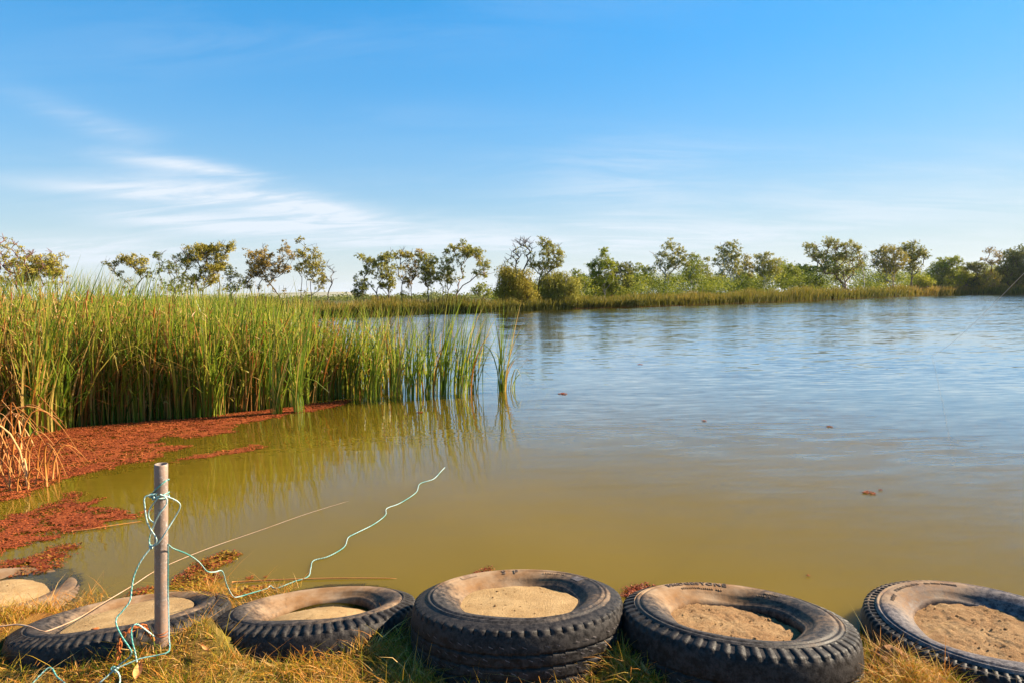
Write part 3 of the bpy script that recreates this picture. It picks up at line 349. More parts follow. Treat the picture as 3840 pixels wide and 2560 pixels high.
# ------------------------------------------------------------------ materials
def mat_new(name):
    mt = bpy.data.materials.new(name)
    mt.use_nodes = True
    nt = mt.node_tree
    nt.nodes.clear()
    out = nt.nodes.new('ShaderNodeOutputMaterial')
    return mt, nt, out
class NT:
    def __init__(s, nt): s.nt = nt
    def n(s, kind, **kw):
        n = s.nt.nodes.new(kind)
        for k, v in kw.items(): setattr(n, k, v)
        return n
    def l(s, a, b): s.nt.links.new(a, b)
    def put(s, sock, v):
        if isinstance(v, bpy.types.NodeSocket): s.l(v, sock)
        else: sock.default_value = v
    def math(s, op, a, b=0.0, clamp=False):
        n = s.n('ShaderNodeMath', operation=op, use_clamp=clamp)
        s.put(n.inputs[0], a); s.put(n.inputs[1], b)
        return n.outputs[0]
    def attr(s, name):
        n = s.n('ShaderNodeAttribute'); n.attribute_name = name
        return n.outputs['Fac']
    def noise(s, scale, detail=4, rough=0.55, vec=None, dist=0.0):
        n = s.n('ShaderNodeTexNoise')
        n.inputs['Scale'].default_value = scale; n.inputs['Detail'].default_value = detail
        n.inputs['Roughness'].default_value = rough; n.inputs['Distortion'].default_value = dist
        if vec is not None: s.l(vec, n.inputs['Vector'])
        return n.outputs['Fac']
    def obj(s): return s.n('ShaderNodeTexCoord').outputs['Object']
    def ramp(s, fac, stops, interp='LINEAR'):
        n = s.n('ShaderNodeValToRGB')
        n.color_ramp.interpolation = interp
        e = n.color_ramp.elements
        while len(e) > 1: e.remove(e[-1])
        e[0].position, e[0].color = stops[0][0], (*stops[0][1], 1)
        for p, c in stops[1:]:
            x = e.new(p); x.color = (*c, 1)
        s.put(n.inputs[0], fac)
        return n.outputs[0]
    def mix(s, fac, a, b, blend='MIX'):
        n = s.n('ShaderNodeMix', data_type='RGBA', blend_type=blend)
        s.put(n.inputs['Factor'], fac); s.put(n.inputs[6], a if isinstance(a, bpy.types.NodeSocket) else (*a, 1))
        s.put(n.inputs[7], b if isinstance(b, bpy.types.NodeSocket) else (*b, 1))
        return n.outputs[2]
    def range(s, v, a, b, c=0.0, d=1.0):
        n = s.n('ShaderNodeMapRange', interpolation_type='SMOOTHSTEP')
        s.put(n.inputs['Value'], v)
        n.inputs['From Min'].default_value = a; n.inputs['From Max'].default_value = b
        n.inputs['To Min'].default_value = c; n.inputs['To Max'].default_value = d
        return n.outputs[0]
    def bump(s, h, dist, strength=1.0):
        n = s.n('ShaderNodeBump')
        n.inputs['Distance'].default_value = dist; n.inputs['Strength'].default_value = strength
        s.l(h, n.inputs['Height'])
        return n.outputs[0]
    def bsdf(s, col, rough=0.6, spec=0.5, metal=0.0, normal=None):
        n = s.n('ShaderNodeBsdfPrincipled')
        s.put(n.inputs['Base Color'], col if isinstance(col, bpy.types.NodeSocket) else (*col, 1))
        s.put(n.inputs['Roughness'], rough); n.inputs['Specular IOR Level'].default_value = spec
        s.put(n.inputs['Metallic'], metal)
        if normal is not None: s.l(normal, n.inputs['Normal'])
        return n.outputs[0]
def leaf_mat(name, stops, trans=0.35, rough=0.5, spec=0.3, var=0.0):
    mt, nt, out = mat_new(name); s = NT(nt)
    col = s.ramp(s.attr('tint'), stops)
    b = s.bsdf(col, rough, spec)
    tr = s.n('ShaderNodeBsdfTranslucent'); s.l(col, tr.inputs['Color'])
    mx = s.n('ShaderNodeMixShader'); mx.inputs[0].default_value = trans
    s.l(b, mx.inputs[1]); s.l(tr.outputs[0], mx.inputs[2])
    s.l(mx.outputs[0], out.inputs['Surface'])
    return mt
def simple_mat(name, stops, scale=20, rough=0.7, spec=0.3, bump=0.0, metal=0.0, detail=5):
    mt, nt, out = mat_new(name); s = NT(nt)
    nz = s.noise(scale, detail, 0.6, s.obj())
    col = s.ramp(nz, stops)
    nm = s.bump(nz, bump) if bump else None
    s.l(s.bsdf(col, rough, spec, metal, nm), out.inputs['Surface'])
    return mt
M = {}
M['reed'] = leaf_mat('reed_leaf', [(0.0, (0.025, 0.060, 0.006)), (0.30, (0.10, 0.180, 0.012)), (0.60, (0.34, 0.38, 0.030)), (0.74, (0.44, 0.37, 0.06)),
                                   (0.82, (0.52, 0.33, 0.10)), (0.92, (0.42, 0.16, 0.03)), (1.0, (0.22, 0.08, 0.018))], 0.45, 0.42, 0.4)
M['dry_reed'] = leaf_mat('dry_reed', [(0.0, (0.36, 0.12, 0.02)), (0.5, (0.55, 0.22, 0.045)), (1.0, (0.66, 0.38, 0.15))], 0.25, 0.55, 0.3)
M['far_reed'] = leaf_mat('far_reed', [(0.0, (0.060, 0.070, 0.012)), (0.4, (0.19, 0.175, 0.024)), (0.7, (0.32, 0.22, 0.036)), (1.0, (0.46, 0.30, 0.10))], 0.3, 0.6, 0.2)
M['grass'] = leaf_mat('lawn_grass', [(0.0, (0.055, 0.09, 0.004)), (0.3, (0.16, 0.185, 0.006)), (0.5, (0.36, 0.25, 0.014)), (0.7, (0.46, 0.18, 0.018)), (0.88, (0.52, 0.20, 0.03)), (1.0, (0.66, 0.42, 0.15))], 0.3, 0.6, 0.2)
M['algae'] = leaf_mat('red_water_fern', [(0.0, (0.095, 0.018, 0.006)), (0.45, (0.24, 0.052, 0.013)), (0.75, (0.32, 0.082, 0.019)), (1.0, (0.36, 0.14, 0.03))], 0.12, 0.8, 0.15)
M['weed'] = leaf_mat('shore_weed', [(0.0, (0.10, 0.014, 0.006)), (0.4, (0.22, 0.045, 0.010)), (0.65, (0.25, 0.13, 0.010)), (0.85, (0.24, 0.19, 0.014)), (1.0, (0.13, 0.16, 0.014))], 0.2, 0.6, 0.2)
for k, lo, mid, hi in (('gold', (0.12, 0.115, 0.016), (0.33, 0.275, 0.036), (0.52, 0.41, 0.065)),
                       ('rust', (0.13, 0.10, 0.022), (0.35, 0.24, 0.050), (0.50, 0.34, 0.08)),
                       ('olive', (0.11, 0.13, 0.020), (0.30, 0.285, 0.044), (0.48, 0.40, 0.07)),
                       ('green', (0.09, 0.13, 0.014), (0.28, 0.31, 0.030), (0.46, 0.42, 0.05)),
                       ('lime', (0.16, 0.19, 0.012), (0.40, 0.40, 0.024), (0.56, 0.50, 0.04)),
                       ('dark', (0.060, 0.080, 0.022), (0.17, 0.185, 0.042), (0.30, 0.27, 0.06))):
    M['leaf_' + k] = leaf_mat('leaf_' + k, [(0.0, lo), (0.5, mid), (1.0, hi)], 0.32, 0.6, 0.10)
for k, a, b in (('dark', (0.06, 0.045, 0.038), (0.15, 0.115, 0.09)), ('grey', (0.16, 0.13, 0.11), (0.30, 0.26, 0.22)), ('red', (0.11, 0.045, 0.03), (0.26, 0.13, 0.09)),
                ('pink', (0.20, 0.11, 0.085), (0.42, 0.29, 0.22)), ('pale', (0.28, 0.24, 0.20), (0.50, 0.44, 0.37)), ('white', (0.42, 0.38, 0.33), (0.68, 0.62, 0.55))):
    M['bark_' + k] = simple_mat('bark_' + k, [(0.35, a), (0.65, b)], 2.5, 0.85, 0.2)

# ground: soil under thatch
mt, nt, out = mat_new('bank_soil'); s = NT(nt)
nz = s.noise(9, 6, 0.65, s.obj()); nz2 = s.noise(1.3, 3, 0.5, s.obj())
col = s.mix(s.range(nz2, 0.4, 0.65), s.ramp(nz, [(0.3, (0.09, 0.045, 0.016)), (0.55, (0.20, 0.08, 0.02)), (0.75, (0.28, 0.14, 0.05))]), s.ramp(nz, [(0.3, (0.07, 0.07, 0.012)), (0.7, (0.24, 0.19, 0.035))]))
s.l(s.bsdf(col, 0.95, 0.1, 0, s.bump(s.noise(60, 5, 0.7, s.obj()), 0.02)), out.inputs['Surface'])
M['soil'] = mt
M['far_ground'] = simple_mat('far_ground', [(0.3, (0.06, 0.06, 0.018)), (0.7, (0.12, 0.10, 0.035))], 0.15, 0.95, 0.1)
M['hill'] = simple_mat('hill', [(0.35, (0.20, 0.19, 0.12)), (0.65, (0.30, 0.27, 0.18))], 0.004, 0.95, 0.05)
# sand
def sand_mat(name, coarse):
    mt, nt, out = mat_new(name); s = NT(nt)
    o = s.obj()
    a = s.noise(7, 4, 0.6, o); b = s.noise(95 if not coarse else 70, 4, 0.85, o); c = s.noise(420, 2, 0.6, o)
    col = s.mix(s.range(a, 0.35, 0.7), (0.30, 0.165, 0.072) if coarse else (0.33, 0.205, 0.088), (0.40, 0.25, 0.12) if coarse else (0.44, 0.29, 0.135))
    col = s.mix(s.range(b, 0.5, 0.78, 0, 0.55), col, (0.60, 0.43, 0.22))
    col = s.mix(s.range(b, 0.46, 0.30, 0, 0.8 if coarse else 0.65), col, (0.13, 0.062, 0.022))
    h = s.math('ADD', s.math('MULTIPLY', b, 1.0), s.math('MULTIPLY', c, 0.35))
    s.l(s.bsdf(col, 0.95, 0.15, 0, s.bump(h, 0.022 if coarse else 0.010)), out.inputs['Surface'])
    return mt
M['sand'] = sand_mat('sand_fine', False)
M['sand_coarse'] = sand_mat('sand_coarse', True)
# rubber with dried mud; dirt gathers in patches on the water side and in the dish
def rubber_mat(name, dirt, side=0.0, blue=0.0, k=1.0, mk=1.0):
    mt, nt, out = mat_new(name); s = NT(nt)
    o = s.obj()
    sp = s.n('ShaderNodeSeparateXYZ'); s.l(o, sp.inputs[0])
    r = s.math('SQRT', s.math('ADD', s.math('MULTIPLY', sp.outputs[0], sp.outputs[0]), s.math('MULTIPLY', sp.outputs[1], sp.outputs[1])))
    big = s.noise(3.2, 5, 0.6, o); fine = s.noise(38, 5, 0.7, o); grit = s.noise(190, 3, 0.6, o)
    reach = s.math('ADD', s.math('MULTIPLY', sp.outputs[1], 1.0), s.math('MULTIPLY', sp.outputs[0], -0.25))
    back = s.range(reach, 0.12, 0.42)
    dish = s.range(r, 0.40, 0.30)
    d = s.math('ADD', s.math('MULTIPLY', back, 0.62), s.math('MULTIPLY', dish, 0.18))
    d = s.math('ADD', d, s.math('MULTIPLY', s.math('SUBTRACT', big, 0.5), 1.5))
    d = s.math('ADD', d, s.math('MULTIPLY', s.math('SUBTRACT', fine, 0.5), 0.9))
    d = s.math('ADD', d, dirt - 0.35)
    d = s.range(d, 0.0, 0.75, 0.0, 0.92)
    scuff = s.range(s.math('ADD', fine, s.math('MULTIPLY', grit, 0.3)), 0.50, 0.82, 0, 0.75)
    rub = s.mix(scuff, (0.026 * k, 0.0215 * k, (0.019 + blue) * k), (0.125 * k, 0.108 * k, (0.098 + blue) * k))
    mud = s.mix(s.range(s.noise(6, 4, 0.6, o), 0.35, 0.65), (0.20 * mk, 0.105 * mk, 0.045 * mk), (0.28 * mk, 0.19 * mk, 0.115 * mk))
    col = s.mix(d, rub, mud)
    rough = s.math('ADD', s.math('MULTIPLY', d, 0.45), s.range(fine, 0.3, 0.7, 0.42, 0.62))
    s.l(s.bsdf(col, rough, 0.12, 0, s.bump(s.math('ADD', fine, s.math('MULTIPLY', grit, 0.4)), 0.0022)), out.inputs['Surface'])
    return mt
M['silt'] = rubber_mat('tyre_silted', 0.75, mk=0.8)
M['rubber'] = rubber_mat('tyre_rubber', 0.40, k=0.62)
M['rubber_dusty'] = rubber_mat('tyre_rubber_dusty', 0.50, k=0.65)
M['rubber_clean'] = rubber_mat('tyre_rubber_clean', 0.22, blue=0.004, k=1.5)
M['tread'] = rubber_mat('tyre_tread', -0.02, k=0.4)
M['letter'] = simple_mat('letter_rubber', [(0.35, (0.05, 0.038, 0.030)), (0.6, (0.17, 0.105, 0.06))], 60, 0.6, 0.4)
# galvanised pipe, rust
mt, nt, out = mat_new('galvanised_pipe'); s = NT(nt)
o = s.obj(); sp = s.n('ShaderNodeSeparateXYZ'); s.l(o, sp.inputs[0])
nz = s.noise(14, 6, 0.65, o); n2 = s.noise(90, 4, 0.7, o)
zinc = s.mix(s.range(n2, 0.5, 0.75), (0.20, 0.155, 0.13), (0.50, 0.45, 0.42))
stain = s.mix(s.range(nz, 0.40, 0.62), zinc, (0.29, 0.185, 0.13))
foot = s.range(s.math('ADD', sp.outputs[2], s.math('MULTIPLY', nz, -0.12)), 0.13, 0.0)
col = s.mix(foot, stain, s.mix(s.range(n2, 0.35, 0.65), (0.30, 0.085, 0.02), (0.48, 0.21, 0.08)))
s.l(s.bsdf(col, s.range(nz, 0.3, 0.7, 0.42, 0.7), 0.5, s.math('MULTIPLY', s.math('SUBTRACT', 1.0, foot), 0.12), s.bump(n2, 0.0012)), out.inputs['Surface'])
M['pipe'] = mt
M['rust'] = simple_mat('rust', [(0.3, (0.13, 0.035, 0.012)), (0.5, (0.36, 0.10, 0.025)), (0.75, (0.52, 0.19, 0.05))], 70, 0.9, 0.2, 0.002)
# rope: white and turquoise strands, sun-bleached in stretches
mt, nt, out = mat_new('twisted_rope'); s = NT(nt)
al, ar = s.attr('along'), s.attr('around')
tw = s.math('FRACT', s.math('ADD', s.math('MULTIPLY', al, 55.0), s.math('MULTIPLY', ar, 2.0)))
bleach = s.noise(4.5, 2, 0.5, s.obj())
band = s.math('ADD', s.range(tw, 0.25, 0.6), s.range(bleach, 0.35, 0.65, -0.75, 0.5), True)
col = s.mix(band, (0.02, 0.25, 0.205), (0.45, 0.56, 0.52))
s.l(s.bsdf(col, 0.6, 0.3, 0, s.bump(tw, 0.0012)), out.inputs['Surface'])
M['rope'] = mt
M['stalk'] = simple_mat('dead_stalk', [(0.35, (0.34, 0.17, 0.075)), (0.65, (0.52, 0.36, 0.24))], 4, 0.55, 0.35)
M['stalk_orange'] = simple_mat('dead_stalk_orange', [(0.35, (0.34, 0.10, 0.025)), (0.65, (0.62, 0.26, 0.06))], 3, 0.5, 0.35)
M['line'] = simple_mat('fishing_line', [(0.4, (0.72, 0.62, 0.58)), (0.6, (0.85, 0.78, 0.74))], 3, 0.4, 0.5)
M['clod'] = simple_mat('dirt_clod', [(0.3, (0.11, 0.05, 0.02)), (0.7, (0.30, 0.16, 0.08))], 18, 0.95, 0.1, 0.01)
M['leaf_litter'] = simple_mat('leaf_litter', [(0.3, (0.36, 0.13, 0.03)), (0.7, (0.62, 0.33, 0.12))], 25, 0.7, 0.3)

# water: muddy body, clear only where it is a film over something, mirror by Fresnel
mt, nt, out = mat_new('river_water'); s = NT(nt)
o = s.obj()
sp = s.n('ShaderNodeSeparateXYZ'); s.l(o, sp.inputs[0])
def stretched(rot, sx_, sy_):
    mp = s.n('ShaderNodeMapping'); mp.inputs['Rotation'].default_value = (0, 0, rot); mp.inputs['Scale'].default_value = (sx_, sy_, 1)
    s.l(o, mp.inputs['Vector']); return mp.outputs[0]
def ripple(vec, k, detail=2):                 # random wave slopes, long crests across the view
    n = s.n('ShaderNodeTexNoise'); n.inputs['Scale'].default_value = 1.0; n.inputs['Detail'].default_value = detail; n.inputs['Distortion'].default_value = 0.3
    s.l(vec, n.inputs['Vector'])
    a_ = s.n('ShaderNodeVectorMath', operation='SUBTRACT'); s.l(n.outputs['Color'], a_.inputs[0]); a_.inputs[1].default_value = (0.5, 0.5, 0.5)
    m_ = s.n('ShaderNodeVectorMath', operation='MULTIPLY'); s.l(a_.outputs[0], m_.inputs[0]); m_.inputs[1].default_value = (0.35 * k, k, 0)
    return m_.outputs[0]
def vadd(p, q):
    n = s.n('ShaderNodeVectorMath', operation='ADD'); s.l(p, n.inputs[0]); s.l(q, n.inputs[1]); return n.outputs[0]
slope = vadd(vadd(ripple(stretched(0.16, 1.5, 7.0), 0.13), ripple(stretched(-0.12, 4.0, 17.0), 0.10)), ripple(stretched(0.05, 0.25, 0.8), 0.025, 1))
bias = s.n('ShaderNodeVectorMath', operation='ADD'); s.l(slope, bias.inputs[0]); bias.inputs[1].default_value = (0, -0.017, 0)   # tilt towards this bank, added so the far water mirrors higher sky
slope = bias.outputs[0]
patch = s.noise(0.16, 2, 0.5, o)
shelter = s.math('ADD', s.math('ADD', s.range(sp.outputs[1], 3.0, 16.0, 0.24, 1.2), s.range(sp.outputs[1], 14.0, 60.0, 0.0, 1.2)), s.range(sp.outputs[0], 0.0, 5.0, 0.0, 0.7))
amp = s.math('MULTIPLY', shelter, s.range(patch, 0.3, 0.7, 0.6, 1.25))
sc = s.n('ShaderNodeVectorMath', operation='SCALE'); s.l(slope, sc.inputs[0]); s.l(amp, sc.inputs['Scale'])
upn = s.n('ShaderNodeVectorMath', operation='ADD'); s.l(sc.outputs[0], upn.inputs[0]); upn.inputs[1].default_value = (0, 0, 1)
nrm_ = s.n('ShaderNodeVectorMath', operation='NORMALIZE'); s.l(upn.outputs[0], nrm_.inputs[0])
nb = nrm_.outputs[0]
mudn = s.noise(0.35, 3, 0.5, o)
mud = s.mix(s.range(mudn, 0.35, 0.65), (0.118, 0.078, 0.005), (0.134, 0.088, 0.007))
df = s.n('ShaderNodeSubsurfaceScattering', falloff='BURLEY'); s.l(mud, df.inputs['Color'])
df.inputs['Scale'].default_value = 0.22; df.inputs['Radius'].default_value = (1.0, 0.85, 0.5)
tp = s.n('ShaderNodeBsdfTransparent'); tp.inputs['Color'].default_value = (0.93, 0.86, 0.66, 1)
body = s.n('ShaderNodeMixShader'); s.l(s.attr('murk'), body.inputs[0]); s.l(tp.outputs[0], body.inputs[1]); s.l(df.outputs[0], body.inputs[2])
gl = s.n('ShaderNodeBsdfGlossy'); gl.inputs['Roughness'].default_value = 0.03; s.l(nb, gl.inputs['Normal'])
fr = s.n('ShaderNodeFresnel'); fr.inputs['IOR'].default_value = 1.333; s.l(nb, fr.inputs['Normal'])
frb = s.math('MULTIPLY', fr.outputs[0], s.range(fr.outputs[0], 0.03, 0.34, 0.46, 2.1), True)
mx = s.n('ShaderNodeMixShader'); s.l(frb, mx.inputs[0]); s.l(body.outputs[0], mx.inputs[1]); s.l(gl.outputs[0], mx.inputs[2])
s.l(mx.outputs[0], out.inputs['Surface'])
M['water'] = mt

# ------------------------------------------------------------------ tyre places: centre of the upper shoulder circle, tilt to the river, tilt to the right
TYRES = {
    1: dict(c=(-3.13, 3.53, 0.045), a=9.0, b=5.0, R=0.50),
    2: dict(c=(-2.03, 3.08, 0.125), a=13.5, b=-3.4, R=0.485),
    3: dict(c=(-1.049, 3.157, 0.110), a=14.9, b=-1.5, R=0.50),
    4: dict(c=(0.006, 2.905, 0.275), a=11.0, b=-0.2, R=0.50),
    5: dict(c=(0.999, 2.718, 0.270), a=10.5, b=2.9, R=0.50),
    6: dict(c=(2.248, 2.841, 0.128), a=1.7, b=-0.6, R=0.50),
}
def tyre_frame(t):
    n = Vector((math.tan(math.radians(t['b'])), math.tan(math.radians(t['a'])), 1)).normalized()
    e1 = Vector((1, 0, -math.tan(math.radians(t['b'])))).normalized()
    e2 = n.cross(e1)
    return Matrix((e1, e2, n)).transposed()
def lawn_edge(x):
    return np.interp(x, [-60, -3.6, -2.7, -1.9, -1.2, -0.5, 0.3, 1.0, 1.7, 2.6, 60], [3.3, 3.35, 3.38, 3.26, 3.22, 2.98, 2.86, 2.75, 2.72, 2.9, 2.9])
def ground_z(x, y):
    x = np.asarray(x, float); y = np.asarray(y, float)
    e = lawn_edge(x)
    top = 0.130 - 0.11 * sstep(x, 1.72, 1.95) + 0.03 * (vnoise(x, y, 1.7, 3, 3) - 0.5) + 0.012 * (vnoise(x, y, 9, 2, 5) - 0.5)
    top = top + 0.10 * np.exp(-((x + 1.43) ** 2 + (y - 2.80) ** 2) / 0.045) + 0.03 * np.exp(-((x + 2.0) ** 2 / 0.4 + (y - 2.5) ** 2 / 0.05)) + 0.05 * np.exp(-((x - 0.50) ** 2 + (y - 2.52) ** 2) / 0.02) + 0.05 * np.exp(-((x - 1.62) ** 2 + (y - 2.42) ** 2) / 0.03)
    k = sstep(y, e - 0.30, e + 0.55)
    z = top * (1 - k) - 0.42 * k - 0.5 * sstep(y, e + 0.4, e + 3.5)
    for t in TYRES.values():                                # the ground stays below the sand inside every tyre
        nrm = tyre_frame(t).col[2]
        zt = t['c'][2] - ((x - t['c'][0]) * nrm[0] + (y - t['c'][1]) * nrm[1]) / nrm[2] - 0.17
        ins = 1 - sstep(np.hypot(x - t['c'][0], y - t['c'][1]), t['R'] * 0.95, t['R'] * 1.03)
        z = z + ins * np.minimum(zt - z, 0)
    return z

# ------------------------------------------------------------------ setting: near bank, river, far bank, hill
xs = np.concatenate([np.linspace(-60, -4.3, 14), np.linspace(-4.2, 3.4, 220), np.linspace(3.6, 60, 14)])
ys = np.concatenate([np.linspace(-40, 1.4, 12), np.linspace(1.5, 5.2, 110), [6, 8, 12, 20]])
X, Y = np.meshgrid(xs, ys, indexing='ij')
V = np.stack([X, Y, ground_z(X, Y)], -1)
g = mesh('ground', V, grid_faces(len(xs), len(ys)), M['soil'], smooth=True)
tag(g, 'earth river bank under the dry lawn at the bottom of the photo', 'ground', kind='structure')

# water sheet, fine near the tyres so that shallow films can be told from depth
xs = np.concatenate([[-900, -300, -90, -30, -12], np.linspace(-6.5, 4.5, 420), [12, 40, 120, 300, 900]])
ys = np.concatenate([[2.0], np.linspace(2.3, 5.2, 120), [6, 8, 12, 20, 40, 80, 160, 320, 400]])
X, Y = np.meshgrid(xs, ys, indexing='ij')
depth = -ground_z(X, Y)
for t in (TYRES[1], TYRES[2], TYRES[3]):
    Fm = tyre_frame(t); nrm = Fm.col[2]
    zt = t['c'][2] - ((X - t['c'][0]) * nrm[0] + (Y - t['c'][1]) * nrm[1]) / nrm[2]
    rr = np.hypot(X - t['c'][0], Y - t['c'][1])
    over = rr < t['R'] * (0.9 if t is TYRES[1] else 1.0)
    hole = rr < t['R'] * 0.57
    depth = np.where(over, np.minimum(depth, -(zt - np.where(hole, 0.04, -0.015))), depth)
depth = np.maximum(depth, 0)
murk = 1 - 0.62 * np.exp(-depth / 0.05)
murk = np.where(X > -0.6, 1.0, murk)
V = np.stack([X, Y, np.zeros_like(X)], -1)
w = mesh('water', V, grid_faces(len(xs), len(ys)), M['water'], attrs={'murk': murk}, smooth=True)
tag(w, 'muddy olive river with fine ripples', 'water', kind='structure')

bk = np.array([(-900, 52), (-250, 55)] + BANK + [(300, 80), (900, 60)], float)
def bank_sample(n, sub=1.0):
    """evenly spaced points along the far waterline, with the outward direction"""
    d = np.concatenate([[0], np.cumsum(np.hypot(*np.diff(bk, axis=0).T))])
    return d
u_dir = bk / np.linalg.norm(bk, axis=1, keepdims=True)
rows = []
for off, z in ((-0.3, -0.6), (1.5, -0.25), (2.6, 0.10), (5, 0.35), (12, 0.5), (60, 0.7), (250, 1.0), (900, 1.2), (3000, 1.0), (9000, 0.0)):
    rows.append(np.column_stack([bk + u_dir * off, np.full(len(bk), z)]))
V = np.stack(rows, 1)
fb = mesh('far_bank', V, grid_faces(len(bk), len(rows)), M['far_ground'], smooth=True)
tag(fb, 'flat dry land across the river running to the horizon', 'river bank', kind='structure')

hx = np.linspace(-1, 1, 120)
hz = np.array([0, .35, .75, .95, 1.0, 0.9])
HP = []
for i, a in enumerate(hx):
    azm = math.radians(-24.5 + a * 15.5)
    hgt = 50 * sstep(1 - abs(a), 0, 0.42) * (0.86 + 0.28 * float(vnoise(a * 3 + 7, 0.3, 1, 3, 2)))
    for k, q in enumerate(hz):
        d = 2900 + 230 * k
        HP.append((math.sin(azm) * d, math.cos(azm) * d, -6 + hgt * q))
h = mesh('hill', HP, grid_faces(120, len(hz)), M['hill'], smooth=True)
tag(h, 'long low pale hill on the horizon behind the trees', 'hill', kind='structure')

# ------------------------------------------------------------------ truck tyres laid flat along the bank
def text_geo(txt, size, depth):
    cu = bpy.data.curves.new('t', 'FONT')
    cu.body = txt; cu.size = size; cu.extrude = depth; cu.align_x = 'CENTER'; cu.space_character = 1.12; cu.offset = 0.0
    cu.resolution_u = 2
    ob = bpy.data.objects.new('t', cu); scene.collection.objects.link(ob)
    dg = bpy.context.evaluated_depsgraph_get()
    me = ob.evaluated_get(dg).to_mesh()
    V = np.array([v.co[:] for v in me.vertices]); F = [tuple(p.vertices) for p in me.polygons]
    ob.evaluated_get(dg).to_mesh_clear()
    bpy.data.objects.remove(ob); bpy.data.curves.remove(cu)
    return V, F
def side_profile(style):
    """sidewall, from the bead outwards: radius, height (sharp shoulder edge = r .5, z 0)"""
    p = [(0.345, -0.150), (0.318, -0.112), (0.300, -0.085), (0.287, -0.060), (0.284, -0.041), (0.290, -0.027), (0.300, -0.019), (0.306, -0.018), (0.309, -0.014), (0.318, -0.011),
         (0.321, -0.0065), (0.330, -0.003), (0.333, 0.002), (0.345, 0.009), (0.360, 0.016), (0.376, 0.0215), (0.392, 0.0245), (0.404, 0.0255)]
    if style == 4:
        p += [(0.408, 0.0295), (0.416, 0.0290), (0.420, 0.0235), (0.427, 0.0225), (0.431, 0.0265), (0.438, 0.0255), (0.442, 0.0185), (0.450, 0.0165)]
    elif style == 5:
        p += [(0.418, 0.0245), (0.421, 0.0185), (0.429, 0.0175), (0.432, 0.0225), (0.440, 0.0210), (0.443, 0.0150), (0.449, 0.0140), (0.452, 0.0165)]
    elif style == 6:
        p += [(0.420, 0.0240), (0.426, 0.0225), (0.430, 0.0165), (0.436, 0.0160), (0.440, 0.0205), (0.446, 0.0195), (0.450, 0.0090), (0.454, 0.0080)]
    else:
        p += [(0.412, 0.0250), (0.420, 0.0235), (0.426, 0.0215), (0.430, 0.0140), (0.434, 0.0130), (0.437, 0.0150), (0.440, 0.0185), (0.443, 0.0190)]
    return p
def tread_profile(style):
    r0, z0 = side_profile(style)[-1]
    if style == 4:      # plain shoulder, narrow notches only at the edge
        p = [(r0, z0, 0), (0.462, 0.0135, 0), (0.474, 0.0100, 0), (0.488, 0.0050, 0), (0.4915, 0.0040, 0.7), (0.497, 0.0015, 1), (0.500, -0.0010, 1), (0.502, -0.006, 1), (0.504, -0.012, 0.5), (0.505, -0.016, 0), (0.507, -0.022, 0)]
    elif style == 5:
        p = [(r0, z0, 0), (0.4535, 0.0160, 1), (0.465, 0.0125, 1), (0.480, 0.0075, 1), (0.492, 0.0030, 1), (0.500, -0.0005, 1), (0.503, -0.006, 1), (0.506, -0.014, 0.5), (0.508, -0.020, 0)]
    elif style == 6:
        p = [(r0, z0, 0), (0.456, 0.0085, 1), (0.466, 0.0080, 1), (0.478, 0.0055, 1), (0.480, 0.0045, 0), (0.488, 0.0035, 0), (0.490, 0.0030, 0.8), (0.500, -0.0005, 0.8), (0.504, -0.006, 0.6), (0.507, -0.014, 0)]
    else:
        p = [(r0, z0, 0), (0.446, 0.0185, 1), (0.460, 0.0145, 1), (0.476, 0.0090, 1), (0.490, 0.0040, 1), (0.500, -0.0005, 1), (0.502, -0.004, 1), (0.504, -0.010, 0.35), (0.506, -0.014, 0)]
    groove = {4: (0.085, 0.135, 0.185), 5: (0.115, 0.175), 6: (0.07, 0.12, 0.17), 3: (), 2: (), 1: ()}[style]
    p += [(0.511, -0.034, 0), (0.514, -0.05, 0)]
    for gz in groove:
        p += [(0.517, -gz + 0.012, 0), (0.517, -gz + 0.005, -1), (0.510, -gz + 0.003, -1), (0.510, -gz - 0.003, -1), (0.517, -gz - 0.005, -1), (0.517, -gz - 0.014, 0)]
    p += [(0.517, -0.215, 0), (0.512, -0.235, 0), (0.498, -0.250, 0), (0.47, -0.26, 0), (0.40, -0.27, 0)]
    return p
